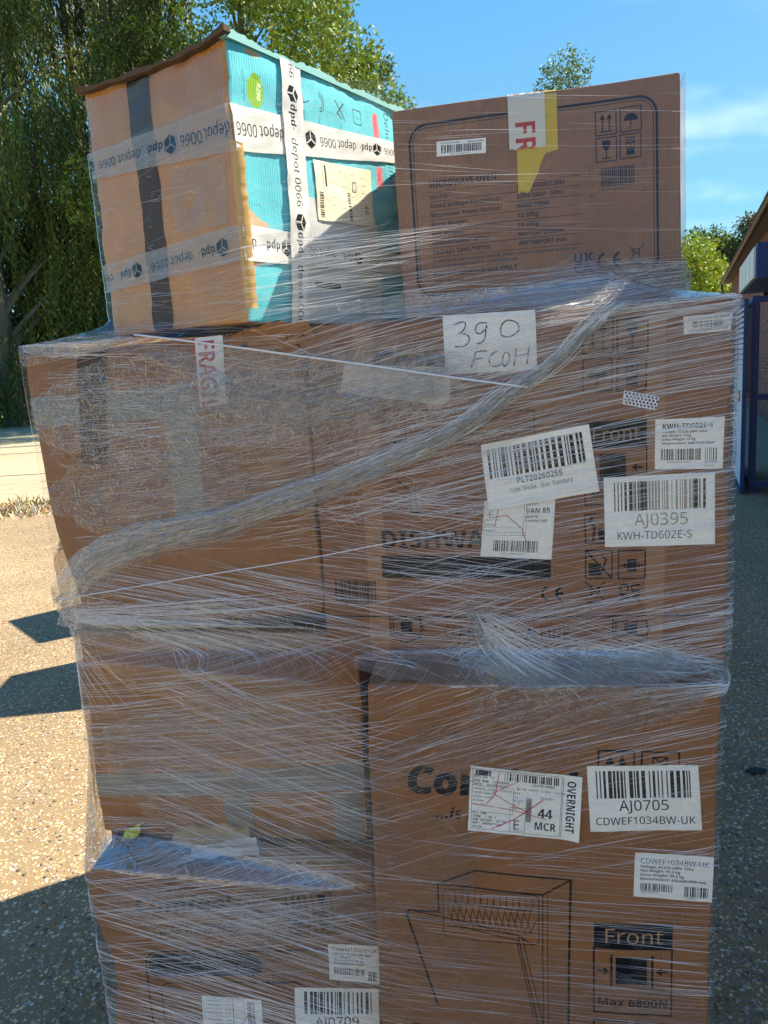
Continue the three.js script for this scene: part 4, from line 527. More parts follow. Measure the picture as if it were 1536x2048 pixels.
  mesh('courier_tape', onFace(b, [[-2, 246], [440, 256], [440, 288], [-2, 297]], 0.0022, 'front', 30, 8, wob), tm(tape(440, 45, true, 22, -30), 0.1), b.o).userData.label = 'white courier tape around the lower part';
  mesh('courier_tape', onFace(b, [[108, 0], [157, 0], [128, 383], [87, 383]], 0.0042, 'front', 8, 40, (s, t) => 0.003 * Math.abs(fbm(s * 4, t * 9, 6))), (() => { const k = tape(383, 50, false, 23, -150), c2 = canvas(50 * 3, 383 * 3), y = c2.getContext('2d'); y.translate(150, 0); y.rotate(Math.PI / 2); y.drawImage(k, 0, 0); return tm(c2, 0.08); })(), b.o).userData.label = 'white courier tape running down the turquoise panel';
  mesh('courier_tape', onFace(b, [[-2, 97], [309, 88], [309, 150], [-2, 136]], 0.0045, 'left', 26, 8, wob), tm(tape(310, 50, true, 24, -70), 0.78), b.o).userData.label = 'see-through courier tape across the brown side';
  mesh('courier_tape', onFace(b, [[-2, 269], [309, 246], [309, 296], [-2, 311]], 0.0035, 'left', 26, 8, wob), tm(tape(310, 46, true, 25, 30), 0.78), b.o).userData.label = 'see-through lower courier tape across the brown side';
  { const [k, y] = paper(162, 95, 4, '', 26); rect(y, 0, 0, 162, 95, 'rgb(226,218,190)'); bars(y, 8, 50, 40, 10, 27, { n: 24, vertical: true }); bars(y, 88, 44, 46, 9, 28, { n: 28, vertical: true }); rect(y, 26, 6, 5, 34); const r = RNG(29); for (let i = 0; i < 22; i++) { const a = 38 + (i % 4) * 30 + 6 * r(); line(y, [[a, 8 + 3 * i], [a + 14 * r() + 4, 8 + 3 * i]], 0.7, 'rgb(90,84,74)'); } frame(y, 104, 26, 10, 15, 1.6); T(y, '48', 138, 60, 15, { rot: 90, color: 'rgb(60,56,50)' }); T(y, 'Tracked 24 hour', 20, 8, 5, { rot: 90 }); sticker(b, 'address_label', 'cream address label with barcodes', [[168, 131], [330, 121], [326, 215], [167, 222]], k, { lift: 0.0018 }); }
}
// crushed cardboard flap under the turquoise carton and litter on the ledge of the washing machine carton
function crumple(name, label, cat, pts, m, seed, amp) {
  const [A, B, C, D] = pts.map((p) => new THREE.Vector3(...p)), n = 14, v = [], idx = [], uv = [];
  for (let s = 0; s < 2; s++) for (let j = 0; j <= n; j++) for (let i = 0; i <= n; i++) { const a = A.clone().lerp(B, i / n).lerp(D.clone().lerp(C, i / n), j / n), e = Math.min(i, n - i, j, n - j) === 0 ? 0 : 1; v.push(a.x + amp * 0.5 * fbm(i / 5, j / 5, seed + 3), a.y + amp * fbm(i / 4, j / 4, seed) + s * 0.002 * e, a.z + amp * 0.5 * fbm(i / 5, j / 5, seed + 7)); uv.push(i / n, j / n); }
  const q = (n + 1) * (n + 1); for (let s = 0; s < 2; s++) for (let j = 0; j < n; j++) for (let i = 0; i < n; i++) { const o = s * q + j * (n + 1) + i; if (s) idx.push(o, o + n + 1, o + 1, o + 1, o + n + 1, o + n + 2); else idx.push(o, o + 1, o + n + 1, o + 1, o + n + 2, o + n + 1); }
  const g = new THREE.BufferGeometry(); g.setAttribute('position', new THREE.Float32BufferAttribute(v, 3)); g.setAttribute('uv', new THREE.Float32BufferAttribute(uv, 2)); g.setIndex(idx); g.computeVertexNormals(); return tag(mesh(name, g, m), label, cat);
}
crumple('cardboard_flap', 'crushed brown cardboard flap under the near corner of the turquoise carton', 'flap', [[-0.23, 1.545, -1.20], [-0.1, 1.56, -1.165], [-0.07, 1.51, -1.17], [-0.22, 1.51, -1.19]], kraftM, 3, 0.012);
crumple('wrapper_scrap', 'bright yellow plastic scrap trapped on the ledge at the left', 'scrap', [[-0.49, 0.708, -1.24], [-0.458, 0.722, -1.245], [-0.462, 0.706, -1.225], [-0.492, 0.7, -1.225]], phy(lin(0.72, 0.66, 0.02), 0.35), 5, 0.006);
crumple('cardboard_scrap', 'tan torn card scrap trapped on the ledge beside the yellow scrap', 'scrap', [[-0.4, 0.712, -1.245], [-0.27, 0.735, -1.235], [-0.26, 0.702, -1.19], [-0.4, 0.7, -1.2]], std(lin(0.5, 0.34, 0.17), 0.8), 6, 0.007);
crumple('paper_scrap', 'pale crumpled paper scrap trapped on the ledge between the left cartons', 'scrap', [[-0.36, 0.703, -1.195], [-0.25, 0.716, -1.185], [-0.24, 0.7, -1.16], [-0.36, 0.698, -1.17]], std(lin(0.62, 0.57, 0.5), 0.7), 8, 0.006);
// back row on the pallet
{
  const mk = (label, at, yaw, w, h, d, seed) => carton('rear_carton', label, { at, yaw, lean: 0, w, h, d, seed, amp: 0.004 });
  mk('brown carton at the back of the pallet, lower left, its lit side just showing', [-0.79, 0.14, -1.9], -0.1, 0.62, 0.6, 0.4, 11);
  mk('brown carton behind the left plain cartons, its side showing as a narrow golden strip', [-0.775, 0.745, -1.9], -0.12, 0.6, 0.46, 0.34, 12);
  mk('brown carton at the back of the pallet behind the tall carton', [-0.1, 0.14, -1.83], -0.14, 0.55, 0.95, 0.4, 13);
  mk('brown carton at the back of the pallet, upper middle', [-0.14, 1.095, -1.85], -0.14, 0.58, 0.4, 0.38, 14);
}
{ // pallet
  const p = thing('wooden_pallet', 'timber pallet under the wrapped stack of cartons', 'pallet', [-0.03, 0, -1.74]); p.rotation.y = -0.13; const woodM = std(lin(0.34, 0.25, 0.15), 0.85);
  for (let k = 0; k < 7; k++) mesh('deck_board', box(1.0, 0.02, 0.13, 0, 0.128, -0.52 + k * 0.185), woodM, p);
  for (const x of [-0.44, 0, 0.44]) { mesh('runner', box(0.1, 0.02, 1.24, x, 0.01, 0.035), woodM, p); for (const z of [-0.5, 0.035, 0.57]) mesh('block', box(0.1, 0.098, 0.13, x, 0.069, z), woodM, p); }
}
// two more piles standing farther back, hidden by the stack; their shadows reach the ground at the left
function pile(label, at, yaw, sizes) { const o = thing('carton_pile', label, 'pile', at); o.rotation.y = yaw; let y = 0; sizes.forEach(([w, h, d, x, z], i) => { const g = cartonPanels(w, h, d, cartonShape(w, h, d, 31 + i, 0.004)); const grp = mesh('carton', mergeGeometries(Object.values(g).map((q) => { q.translate(-w / 2 + x, y, d / 2 + z); return q; })), kraftM, o); void grp; y += h + 0.004; }); return o; }
pile('pile of brown cartons standing behind the wrapped stack, nearer one', [-0.1, 0, -4.42], 0.1, [[1.1, 0.9, 0.6, 0, 0], [1.0, 0.92, 0.56, -0.05, 0]]);
pile('pile of brown cartons standing behind the wrapped stack, farther one', [-0.72, 0, -5.62], 0.7, [[0.8, 0.85, 0.7, 0, 0], [0.76, 0.9, 0.66, 0, 0]]);

// ---------------------------------------------------------------- stretch film round the stack
// the taut film follows, level by level, the convex outline of the cartons, bridging ledges and gaps
const FC = [-0.03, -1.5], FY0 = 0.1, FDY = 0.006, FNT = 900;
const FLM = (() => {
  const top = 1.477 + 0.43, ny = Math.floor((top - FY0) / FDY) + 1, raw = new Float32Array(ny * FNT);
  const corners = STACK.map((b) => { const c = Math.cos(b.yaw), s = Math.sin(b.yaw), cl = Math.cos(b.lean), sl = Math.sin(b.lean), P = (x, y, z) => { const X = x * cl - y * sl, Y = x * sl + y * cl; return [b.at[0] + c * X + s * z, b.at[1] + Y, b.at[2] - s * X + c * z]; }; return [[0, 0], [b.w, 0], [b.w, -b.d], [0, -b.d]].map(([x, z]) => [P(x, 0, z), P(x, b.h, z)]); });
  const cross = (o, a, b) => (a[0] - o[0]) * (b[1] - o[1]) - (a[1] - o[1]) * (b[0] - o[0]);
  for (let j = 0; j < ny; j++) {
    const y = FY0 + j * FDY, pts = [];
    for (const c of corners) { const y0 = Math.min(...c.map((e) => e[0][1])), y1 = Math.max(...c.map((e) => e[1][1])); if (y < y0 - 0.004 || y > y1 + 0.004) continue; for (const [a, b] of c) { const t = Math.min(1, Math.max(0, (y - a[1]) / (b[1] - a[1]))); pts.push([a[0] + (b[0] - a[0]) * t, a[2] + (b[2] - a[2]) * t]); } }
    if (pts.length < 3) { for (let i = 0; i < FNT; i++) raw[j * FNT + i] = j ? raw[(j - 1) * FNT + i] : 0.6; continue; }
    pts.sort((a, b) => a[0] - b[0] || a[1] - b[1]); const lo = [], up = [];
    for (const p of pts) { while (lo.length > 1 && cross(lo[lo.length - 2], lo[lo.length - 1], p) <= 0) lo.pop(); lo.push(p); }
    for (const p of pts.reverse()) { while (up.length > 1 && cross(up[up.length - 2], up[up.length - 1], p) <= 0) up.pop(); up.push(p); }
    const hull = lo.slice(0, -1).concat(up.slice(0, -1));
    for (let i = 0; i < FNT; i++) {
      const th = i / FNT * 2 * Math.PI, dx = Math.sin(th), dz = Math.cos(th); let best = 0.05;
      for (let k = 0; k < hull.length; k++) { const a = hull[k], b = hull[(k + 1) % hull.length], ex = b[0] - a[0], ez = b[1] - a[1], det = dx * -ez + dz * ex; if (Math.abs(det) < 1e-9) continue; const ax = a[0] - FC[0], az = a[1] - FC[1], t = (ax * -ez + az * ex) / det, s = (dx * az - dz * ax) / det; if (s >= -1e-6 && s <= 1 + 1e-6 && t > best) best = t; }
      raw[j * FNT + i] = best;
    }
  }
  // bridge ledges: slack curve falling from every protruding level
  const env = new Float32Array(raw), W = 36;
  const drop = []; for (let k = 0; k <= W; k++) drop.push(0.15 * (1 - Math.exp(-k * FDY / 0.022)) + 0.9 * k * FDY);
  for (let j = 0; j < ny; j++) for (let i = 0; i < FNT; i++) { let m = raw[j * FNT + i]; for (let k = 1; k <= W; k++) { if (j + k < ny) m = Math.max(m, raw[(j + k) * FNT + i] - drop[k] * 1.5); if (j - k >= 0) m = Math.max(m, raw[(j - k) * FNT + i] - drop[k]); } env[j * FNT + i] = m; }
  const sm = new Float32Array(env);
  for (let j = 0; j < ny; j++) for (let i = 0; i < FNT; i++) { let s = 0, w = 0; for (let a = -2; a <= 2; a++) for (let b = -4; b <= 4; b++) { const jj = Math.min(ny - 1, Math.max(0, j + a)), ii = (i + b + FNT) % FNT, q = Math.exp(-a * a / 3 - b * b / 8); s += q * env[jj * FNT + ii]; w += q; } sm[j * FNT + i] = Math.max(s / w, raw[j * FNT + i] + 0.001) + 0.0055; }
  return { r: sm, ny };
})();
function filmR(th, y) { const u = ((th / (2 * Math.PI)) % 1 + 1) % 1 * FNT, v = Math.min(FLM.ny - 1.001, Math.max(0, (y - FY0) / FDY)), i = Math.floor(u), j = Math.floor(v), a = u - i, b = v - j, g = (p, q) => FLM.r[Math.min(FLM.ny - 1, q) * FNT + p % FNT]; return (g(i, j) * (1 - a) + g(i + 1, j) * a) * (1 - b) + (g(i, j + 1) * (1 - a) + g(i + 1, j + 1) * a) * b; }
const filmP = (th, y, lift = 0) => { const r = filmR(th, y) + lift; return new THREE.Vector3(FC[0] + r * Math.sin(th), y, FC[1] + r * Math.cos(th)); };
function thAt(x, y) { let lo = -1.4, hi = 1.4; for (let k = 0; k < 26; k++) { const m = (lo + hi) / 2; if (filmP(m, y).x < x) lo = m; else hi = m; } return (lo + hi) / 2; }
const filmTop = (th) => { const s = Math.sin(th); return 1.477 + (s < -0.1 ? 0.375 + 0.05 * (s + 0.8) : 0.405) + 0.008 * N(th * 6, 1); };

const film = thing('stretch_film', 'clear wrinkled stretch film wrapped round the whole stack of cartons', 'film', [0, 0, 0]);
const streakB = (() => { // fine stretch wrinkles, relief only
  const S = 2048, c = canvas(S, S), x = c.getContext('2d'), r = RNG(404); x.fillStyle = 'rgb(110,110,110)'; x.fillRect(0, 0, S, S); x.lineCap = 'round';
  for (let k = 0; k < 5200; k++) {
    const a = r() * S, b = r() * S, l = 40 + 420 * r() * r(), t = (r() < 0.62 ? rr(8, 19, r) : rr(-16, 2, r)) * D2R, v = r() < 0.6 ? 170 + 85 * r() : 60 * r();
    x.strokeStyle = `rgba(${v},${v},${v},${0.25 + 0.6 * r()})`; x.lineWidth = 1.2 + 4.5 * r() * r();
    for (const ox of [-S, 0, S]) for (const oy of [-S, 0, S]) { if (a + ox + l < 0 || a + ox > S || Math.abs(b + oy - S / 2) > S / 2 + 220) continue; x.beginPath(); x.moveTo(a + ox, b + oy); x.quadraticCurveTo(a + ox + l / 2, b + oy - Math.sin(t) * l / 2 + rr(-4, 4, r) * 0, a + ox + Math.cos(t) * l, b + oy - Math.sin(t) * l); x.stroke(); }
  }
  return c;
})();
{
  const nT = 1500, v = [], uv = [], idx = []; const ny = Math.floor((1.477 + 0.44 - FY0) / 0.0075);
  for (let j = 0; j <= ny; j++) for (let i = 0; i <= nT; i++) {
    const th = -Math.PI + i / nT * 2 * Math.PI, yt = filmTop(th), y = Math.min(yt, FY0 + j * (yt - FY0) / ny);
    const s = th * 0.62, front = Math.max(0, Math.cos(th)), w = front * (0.0022 * fbm(s * 9 + y * 3, y * 46 - s * 9, 1) + 0.0012 * N(s * 30 - y * 16, y * 120 + s * 22, 5));
    const p = filmP(th, y, Math.max(-0.003, w)); v.push(p.x, p.y + 0.002 * N(s * 20, y * 20, 9), p.z); uv.push(s / 1.0, y / 1.0);
  }
  for (let j = 0; j < ny; j++) for (let i = 0; i < nT; i++) { const o = j * (nT + 1) + i; idx.push(o, o + 1, o + nT + 2, o, o + nT + 2, o + nT + 1); }
  const g = new THREE.BufferGeometry(); g.setAttribute('position', new THREE.Float32BufferAttribute(v, 3)); g.setAttribute('uv', new THREE.Float32BufferAttribute(uv, 2)); g.setIndex(idx); g.computeVertexNormals();
  mesh('film_sheet', g, phy(lin(0.98, 0.98, 0.98), 0.05, { transmission: 0.992, thickness: 0, ior: 1.36, bumpMap: tex(streakB, { repeat: [1, 1], srgb: false }), bumpScale: 0.0016, side: THREE.DoubleSide }), film);
}
// raised folds and stretched threads of film: thin three-sided ridges lying on the sheet
const foldV = [], foldI = [];
const UPV = new THREE.Vector3(0, 1, 0);
function ridge(pts, wid, hgt) { // pts: Vector3 list on the film; tapered ridge
  const n = pts.length, o = foldV.length / 3;
  for (let k = 0; k < n; k++) {
    const p = pts[k], t = pts[Math.min(n - 1, k + 1)].clone().sub(pts[Math.max(0, k - 1)]).normalize(), out = new THREE.Vector3(p.x - FC[0], 0, p.z - FC[1]).normalize(), b = new THREE.Vector3().crossVectors(t, out).normalize(); out.crossVectors(b, t).normalize();
    if (b.y < 0) b.negate(); const f = Math.max(0.12, Math.sin(Math.PI * (k + 0.15) / (n - 0.7))), w = wid * f * 0.5, h = hgt * f; const sg = out.x * (p.x - FC[0]) + out.z * (p.z - FC[1]) < 0 ? -1 : 1;
    foldV.push(p.x + b.x * w, p.y + b.y * w, p.z + b.z * w, p.x + out.x * h * sg, p.y + out.y * h * sg, p.z + out.z * h * sg, p.x - b.x * w, p.y - b.y * w, p.z - b.z * w);
  }
  for (let k = 0; k < n - 1; k++) for (let m = 0; m < 2; m++) { const a = o + k * 3 + m; foldI.push(a, a + 1, a + 4, a, a + 4, a + 3); }
}
const fr = RNG(2024);
function strand(x, y, len, ang, wid, lift = 0.0015, bow = 0) {
  const n = Math.max(4, Math.min(14, Math.round(len / 0.02))), pts = []; let th = thAt(x, y), yy = y;
  for (let k = 0; k <= n; k++) { pts.push(filmP(th, yy, lift)); const a = ang + bow * (k / n - 0.5); th += Math.cos(a) * len / n / filmR(th, yy); yy += Math.sin(a) * len / n; if (yy > filmTop(th) - 0.004 || yy < 0.14) break; }
  if (pts.length > 2) ridge(pts, wid, wid * rr(0.35, 0.7, fr));
}
// region: x range, y range, count, angle mean, spread (degrees), length range, width range (mm)
const REG = [
  [0.02, 0.5, 1.545, 1.62, 110, 3, 7, 0.06, 0.34, 0.5, 1.8], [0.02, 0.5, 1.66, 1.88, 46, -1, 5, 0.05, 0.3, 0.4, 1.1], [0.2, 0.5, 1.53, 1.6, 130, 9, 8, 0.05, 0.22, 0.6, 1.8],
  [-0.45, -0.17, 1.55, 1.64, 70, -3, 8, 0.03, 0.2, 0.4, 1.2], [-0.45, -0.17, 1.64, 1.84, 50, 4, 9, 0.03, 0.16, 0.4, 1.0], [-0.15, 0.08, 1.55, 1.68, 150, 6, 7, 0.05, 0.3, 0.5, 1.7], [-0.15, 0.05, 1.68, 1.86, 45, 3, 6, 0.05, 0.22, 0.4, 0.9],
  [-0.1, 0.48, 1.44, 1.55, 260, 12, 7, 0.05, 0.32, 0.5, 2.0], [-0.1, 0.48, 1.28, 1.46, 290, 14, 6, 0.05, 0.34, 0.5, 1.9], [-0.1, 0.2, 1.26, 1.5, 170, 9, 12, 0.04, 0.22, 0.5, 1.8], [0.05, 0.48, 1.1, 1.3, 180, 14, 7, 0.04, 0.26, 0.5, 1.7], [-0.1, 0.15, 1.04, 1.3, 260, -8, 9, 0.05, 0.3, 0.5, 1.7], [0.1, 0.48, 1.03, 1.14, 260, 22, 9, 0.03, 0.16, 0.5, 1.7],
  [-0.54, -0.1, 1.4, 1.54, 330, -3, 22, 0.02, 0.16, 0.5, 1.8], [-0.5, -0.1, 1.22, 1.42, 330, 8, 12, 0.03, 0.2, 0.5, 1.6], [-0.5, -0.1, 1.04, 1.18, 320, -13, 6, 0.05, 0.3, 0.5, 1.9],
  [-0.54, -0.06, 0.8, 1.06, 420, 12, 5, 0.05, 0.3, 0.5, 1.5], [-0.4, -0.05, 0.7, 1.0, 300, -14, 6, 0.05, 0.28, 0.5, 1.7], [-0.53, -0.35, 0.7, 0.95, 120, 6, 7, 0.03, 0.14, 0.5, 1.1], [-0.52, -0.1, 0.6, 0.74, 170, 13, 4, 0.08, 0.3, 0.6, 1.9],
  [-0.5, -0.06, 0.3, 0.66, 560, -14, 6, 0.05, 0.36, 0.5, 1.8], [-0.5, -0.2, 0.5, 0.66, 90, 13, 5, 0.05, 0.25, 0.5, 1.4], [-0.5, -0.1, 0.3, 0.48, 220, -5, 6, 0.05, 0.25, 0.5, 1.4],
  [-0.05, 0.43, 0.9, 1.03, 150, 20, 8, 0.03, 0.2, 0.5, 1.6], [-0.05, 0.43, 0.75, 0.95, 110, 18, 6, 0.04, 0.24, 0.4, 1.2], [-0.05, 0.43, 0.4, 0.78, 200, -4, 5, 0.06, 0.34, 0.4, 1.5],
];
for (const [x0, x1, y0, y1, n, am, as, l0, l1, w0, w1] of REG) for (let k = 0; k < n; k++) { const l = l0 + (l1 - l0) * Math.pow(fr(), 1.6), g = (fr() + fr() + fr() - 1.5) / 1.5; const a = (am + as * g * 1.3) * D2R; const x = rr(x0, x1, fr) - l * 0.5 * Math.cos(a), y = rr(y0, y1, fr) - l * 0.5 * Math.sin(a); strand(Math.max(-0.56, x), y, l, a, (w0 + (w1 - w0) * Math.pow(fr(), 3.2)) / 1250, 0.0012 + 0.002 * fr(), rr(-0.08, 0.08, fr)); }
// crinkled patches where several slack layers lie together
const crinkle = (x0, x1, y0, y1, n, l0 = 0.006, l1 = 0.03, mean = 0, spread = 90) => { for (let k = 0; k < n; k++) strand(rr(x0, x1, fr), rr(y0, y1, fr), rr(l0, l1, fr), (mean + spread * rr(-1, 1, fr)) * D2R, rr(0.4, 1.2, fr) / 1500, 0.002 + 0.003 * fr(), rr(-1.4, 1.4, fr)); };
crinkle(-0.53, -0.12, 1.36, 1.5, 1100); crinkle(-0.3, 0.12, 1.4, 1.5, 900); crinkle(-0.5, -0.2, 1.26, 1.38, 280, 0.006, 0.025, 10, 40); crinkle(-0.48, -0.12, 1.03, 1.13, 420, 0.004, 0.014, 80, 40); crinkle(-0.54, -0.47, 1.07, 1.14, 220, 0.01, 0.04); crinkle(0.12, 0.4, 0.99, 1.04, 220, 0.006, 0.022); crinkle(0.08, 0.44, 1.03, 1.06, 460, 0.006, 0.03, 10, 50); crinkle(-0.5, -0.12, 0.69, 0.715, 160, 0.006, 0.03, 10, 40); crinkle(-0.1, 0.1, 1.26, 1.45, 260, 0.01, 0.04, 15, 60); crinkle(-0.47, -0.2, 1.6, 1.8, 160, 0.005, 0.02, 0, 40);
// strands fanning out of the knot on the left corner and towards the corners of the cartons
for (let k = 0; k < 90; k++) strand(-0.545, 1.1 + 0.02 * fr(), rr(0.1, 0.42, fr), rr(-26, 6, fr) * D2R, rr(0.6, 2.0, fr) / 1000, 0.003, rr(-0.1, 0.1, fr));
for (let k = 0; k < 46; k++) strand(-0.55 + 0.01 * fr(), 1.08, rr(0.05, 0.22, fr), rr(-88, -40, fr) * D2R, rr(0.5, 1.3, fr) / 1000, 0.002, 0);
for (let k = 0; k < 60; k++) { const a = rr(150, 200, fr) * D2R; strand(0.475, 1.04 - 0.01 * fr(), rr(0.05, 0.2, fr), a, rr(0.5, 1.4, fr) / 1000, 0.002, 0); }
for (let k = 0; k < 70; k++) strand(0.12 + 0.03 * fr(), 1.09 + 0.03 * fr(), rr(0.05, 0.12, fr), rr(-80, -25, fr) * D2R, rr(0.6, 1.8, fr) / 1000, 0.004, rr(-0.4, 0.4, fr));
{ const RP = [[-0.552, 1.12], [-0.472, 1.195], [-0.381, 1.232], [-0.253, 1.262], [-0.128, 1.302], [0.0, 1.345], [0.104, 1.388], [0.177, 1.436], [0.246, 1.481], [0.3, 1.532], [0.34, 1.556]];
  const cv = new THREE.CatmullRomCurve3(RP.map(([x, y]) => new THREE.Vector3(x, y, 0)));
  for (let k = 0; k < 170; k++) { const t0 = fr() * 0.9, t1 = Math.min(1, t0 + rr(0.04, 0.25, fr)), w = 0.052 * (1 - 0.72 * t0), o0 = rr(-0.5, 0.5, fr) * w, o1 = o0 * 0.7 + rr(-0.4, 0.4, fr) * w, n = 12, pts = []; for (let q = 0; q <= n; q++) { const t = t0 + (t1 - t0) * q / n, p = cv.getPoint(t), tg = cv.getTangent(t), o = o0 + (o1 - o0) * q / n; const x = p.x - tg.y * o, y = p.y + tg.x * o; pts.push(filmP(thAt(x, y), y, 0.006 + 0.006 * fr())); } ridge(pts, rr(0.5, 1.6, fr) / 1000, rr(0.5, 1.2, fr) / 1000); } }
{
  const g = new THREE.BufferGeometry(); g.setAttribute('position', new THREE.Float32BufferAttribute(foldV, 3)); g.setIndex(foldI); const q = g.toNonIndexed(); q.computeVertexNormals();
  tag(mesh('film_fold', q, phy(lin(0.96, 0.96, 0.96), 0.2, { transmission: 0.52, thickness: 0, ior: 1.7, side: THREE.DoubleSide }), film), null, null, null, 'stuff');
}
// the gathered rope of film that climbs from the left corner across both front cartons
function pathFilm(list, lift) { const c = new THREE.CatmullRomCurve3(list.map(([x, y]) => new THREE.Vector3(x, y, 0))); return (t, dv = 0, l = 0) => { const p = c.getPoint(Math.min(1, Math.max(0, t))), tg = c.getTangent(Math.min(1, Math.max(0, t))); const x = p.x - tg.y * dv, y = p.y + tg.x * dv; return filmP(thAt(x, y), y, lift + l); }; }
function gathered(name, label, list, widths, seed, pleats, mat, lift = 0.004, n = 150, m = 40) {
  const P = pathFilm(list, lift), v = [], idx = [], uv = [];
  const W = (t) => { const u = t * (widths.length - 1), i = Math.min(widths.length - 2, Math.floor(u)); return widths[i] + (widths[i + 1] - widths[i]) * (u - i); };
  for (let i = 0; i <= n; i++) for (let j = 0; j <= m; j++) { const t = i / n, s = j / m - 0.5, w = W(t) * (1 + 0.25 * fbm(t * 11, seed)), f = Math.pow(Math.max(0, 1 - 4 * s * s), 0.7); const l = f * (0.003 + 0.003 * Math.abs(fbm(s * pleats, t * 5, seed)) + 0.003 * N(s * pleats * 2.3, t * 16, seed + 4) + 0.0018 * N(t * 60, s * 14, seed + 8) + 0.006 * N(t * 21, s * 3, seed + 2)); const p = P(t, s * w, l); v.push(p.x, p.y, p.z); uv.push(t * 0.9, s * w * 2.2 + seed * 0.13); }
  for (let i = 0; i < n; i++) for (let j = 0; j < m; j++) { const o = i * (m + 1) + j; idx.push(o, o + m + 1, o + 1, o + 1, o + m + 1, o + m + 2); }
  const g = new THREE.BufferGeometry(); g.setAttribute('position', new THREE.Float32BufferAttribute(v, 3)); g.setAttribute('uv', new THREE.Float32BufferAttribute(uv, 2)); g.setIndex(idx); g.computeVertexNormals(); const o = mesh(name, g, mat, film); if (label) o.userData.label = label; return o;
}
const crumpleB = (() => { const S = 1024, c = canvas(S, S), x = c.getContext('2d'), r = RNG(505); x.fillStyle = 'rgb(110,110,110)'; x.fillRect(0, 0, S, S); for (let k = 0; k < 5200; k++) { const a = r() * S, b = r() * S, l = 12 + 70 * r() * r(), t = r() * 6.3, v = r() < 0.55 ? 180 + 75 * r() : 50 * r(); x.strokeStyle = `rgba(${v},${v},${v},${0.3 + 0.6 * r()})`; x.lineWidth = 1.5 + 5 * r() * r(); x.beginPath(); x.moveTo(a, b); x.quadraticCurveTo(a + l * 0.5 * Math.cos(t) + 10 * r(), b + l * 0.5 * Math.sin(t), a + l * Math.cos(t), b + l * Math.sin(t)); x.stroke(); } return c; })();
const ropeM = phy(lin(0.95, 0.95, 0.93), 0.1, { transmission: 0.93, thickness: 0, ior: 1.9, side: THREE.DoubleSide, bumpMap: tex(crumpleB, { repeat: [2, 2], srgb: false }), bumpScale: 0.01 });
const ledgeM = phy(lin(0.96, 0.97, 0.98), 0.08, { transmission: 0.95, thickness: 0, ior: 2.7, side: THREE.DoubleSide, bumpMap: tex(crumpleB, { repeat: [1.2, 1.2], srgb: false }), bumpScale: 0.006 });
const bandM = phy(lin(0.96, 0.96, 0.96), 0.07, { transmission: 0.985, thickness: 0, ior: 1.42, side: THREE.DoubleSide, bumpMap: tex(streakB, { repeat: [0.7, 0.7], srgb: false }), bumpScale: 0.005 });
const layerM = phy(lin(0.94, 0.94, 0.94), 0.1, { transmission: 0.965, thickness: 0, ior: 1.5, side: THREE.DoubleSide, bumpMap: tex(crumpleB, { repeat: [1.6, 1.6], srgb: false }), bumpScale: 0.007 });
gathered('film_rope', 'thick gathered rope of milky film climbing diagonally across the cartons', [[-0.552, 1.12], [-0.472, 1.195], [-0.381, 1.232], [-0.253, 1.262], [-0.128, 1.302], [0.0, 1.345], [0.104, 1.388], [0.177, 1.436], [0.246, 1.481], [0.3, 1.532], [0.34, 1.556]], [0.03, 0.05, 0.044, 0.038, 0.034, 0.035, 0.024, 0.018, 0.016, 0.02, 0.03], 3, 26, ropeM, 0.004, 260, 44);
for (let k = 0; k < 2; k++) gathered('film_rope', null, [[-0.55, 1.118 + 0.01 * k], [-0.472, 1.19 + 0.012 * k], [-0.381, 1.228 + 0.01 * k], [-0.253, 1.258 + 0.008 * k], [-0.128, 1.3], [0.0, 1.343], [0.104, 1.386], [0.177, 1.434], [0.246, 1.479], [0.3, 1.53]], [0.05, 0.07 - 0.02 * k, 0.06, 0.05 - 0.02 * k, 0.045, 0.03, 0.03, 0.018, 0.016, 0.02], 33 + 8 * k, 40, k ? ropeM : layerM, 0.007 + 0.002 * k, 260, 44);
gathered('film_rope', 'loose tail of gathered film above the tall carton', [[0.115, 1.13], [0.125, 1.09], [0.15, 1.05], [0.2, 1.03], [0.3, 1.035], [0.4, 1.05]], [0.006, 0.018, 0.03, 0.03, 0.02, 0.01], 7, 16, ropeM, 0.005, 120, 26);
gathered('film_rope', null, [[-0.555, 1.09], [-0.5, 1.075], [-0.43, 1.07]], [0.05, 0.03, 0.008], 9, 18, ropeM, 0.004, 60, 24);
gathered('film_rope', null, [[-0.55, 1.535], [-0.42, 1.55], [-0.3, 1.515], [-0.2, 1.45], [-0.06, 1.43], [0.08, 1.45]], [0.03, 0.03, 0.03, 0.05, 0.05, 0.02], 12, 24, layerM, 0.006, 160, 30);
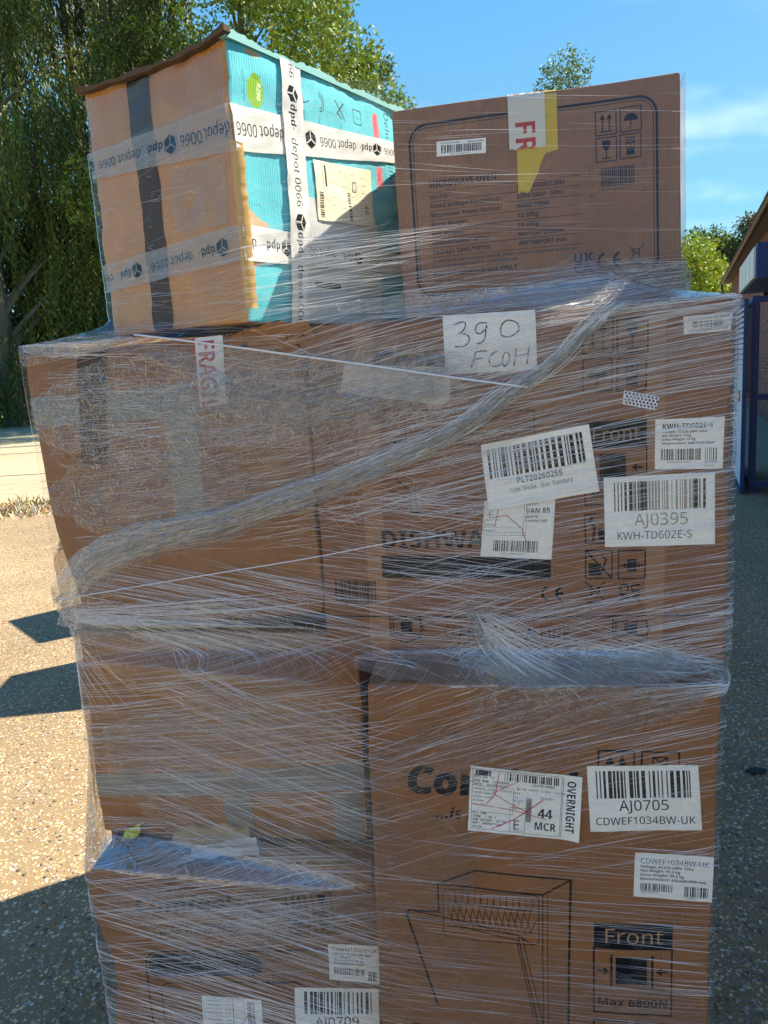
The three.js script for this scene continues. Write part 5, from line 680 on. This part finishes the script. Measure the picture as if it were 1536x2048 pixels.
// slack extra layers of crumpled film
function layer(x0, x1, y0, y1, slope, seed, lift, mat = layerM) { const n = 90, m = 50, v = [], uv = [], idx = []; for (let j = 0; j <= m; j++) for (let i = 0; i <= n; i++) { const s = i / n, t = j / m, x = x0 + (x1 - x0) * s, q = Math.pow(Math.max(0, Math.sin(Math.PI * (0.02 + 0.96 * s))), 0.45), hh = (y1 - y0) / 2, e = 0.35 * hh * fbm(s * 5, seed * 3.1 + (t < 0.5 ? 9 : 0)), y = (y0 + y1) / 2 + (2 * t - 1) * (hh * q + e * q) + slope * (x - x0); const p = filmP(thAt(x, y), y, lift + 0.003 * Math.abs(fbm(s * 14, t * 7, seed)) + 0.002 * N(s * 34, t * 26, seed)); v.push(p.x, p.y, p.z); uv.push(s * (x1 - x0) * 1.1 + seed * 0.37, t * (y1 - y0) * 1.1); } for (let j = 0; j < m; j++) for (let i = 0; i < n; i++) { const o = j * (n + 1) + i; idx.push(o, o + 1, o + n + 2, o, o + n + 2, o + n + 1); } const g = new THREE.BufferGeometry(); g.setAttribute('position', new THREE.Float32BufferAttribute(v, 3)); g.setAttribute('uv', new THREE.Float32BufferAttribute(uv, 2)); g.setIndex(idx); g.computeVertexNormals(); mesh('film_layer', g, mat, film); }
layer(-0.55, -0.1, 1.36, 1.52, 0, 1, 0.004); layer(-0.34, 0.14, 1.37, 1.5, 0.06, 2, 0.007); layer(-0.28, 0.1, 1.41, 1.49, 0.08, 6, 0.010); layer(-0.54, -0.2, 1.24, 1.37, 0.05, 3, 0.004); layer(-0.53, -0.1, 1.03, 1.14, -0.06, 4, 0.004); layer(0.1, 0.42, 0.96, 1.04, 0.02, 5, 0.006); layer(-0.06, 0.435, 1.027, 1.056, 0, 15, 0.002, ledgeM); layer(0.1, 0.43, 1.029, 1.058, 0, 18, 0.004, ledgeM); layer(-0.52, -0.08, 0.684, 0.716, 0.0, 8, 0.002, ledgeM); layer(-0.55, -0.4, 1.53, 1.565, 0.0, 17, 0.003, ledgeM); layer(-0.05, 0.48, 1.556, 1.59, 0.0, 19, 0.003, ledgeM); layer(0.2, 0.49, 1.53, 1.62, 0.03, 21, 0.007, layerM);
layer(-0.5, 0.48, 1.2, 1.36, 0.24, 31, 0.003, bandM); layer(-0.54, -0.08, 0.8, 0.93, 0.2, 33, 0.003, bandM); layer(-0.5, 0.1, 0.72, 1.0, -0.2, 34, 0.004, bandM); layer(-0.5, 0.43, 0.55, 0.72, -0.16, 35, 0.004, bandM); layer(-0.05, 0.43, 0.83, 0.95, 0.3, 36, 0.004, bandM); layer(-0.52, -0.06, 1.0, 1.12, -0.2, 37, 0.005, bandM);
// taut single threads
const thread = (list, rad) => { const P = pathFilm(list, 0.012), pts = []; for (let k = 0; k <= 30; k++) pts.push(P(k / 30)); mesh('film_thread', new THREE.TubeGeometry(new THREE.CatmullRomCurve3(pts), 60, rad, 6), phy(lin(0.88, 0.89, 0.92), 0.2, { transmission: 0.25, thickness: 0 }), film); };
thread([[-0.36, 1.557], [-0.226, 1.532], [-0.097, 1.506], [0.007, 1.485], [0.107, 1.464], [0.205, 1.445]], 0.0016);
thread([[-0.552, 1.135], [-0.3, 1.175], [-0.104, 1.206], [0.0, 1.225], [0.098, 1.238]], 0.0009);

scene.traverse((o) => { if (o.isMesh) { o.castShadow = true; o.receiveShadow = true; } });
renderer.render(scene, camera);
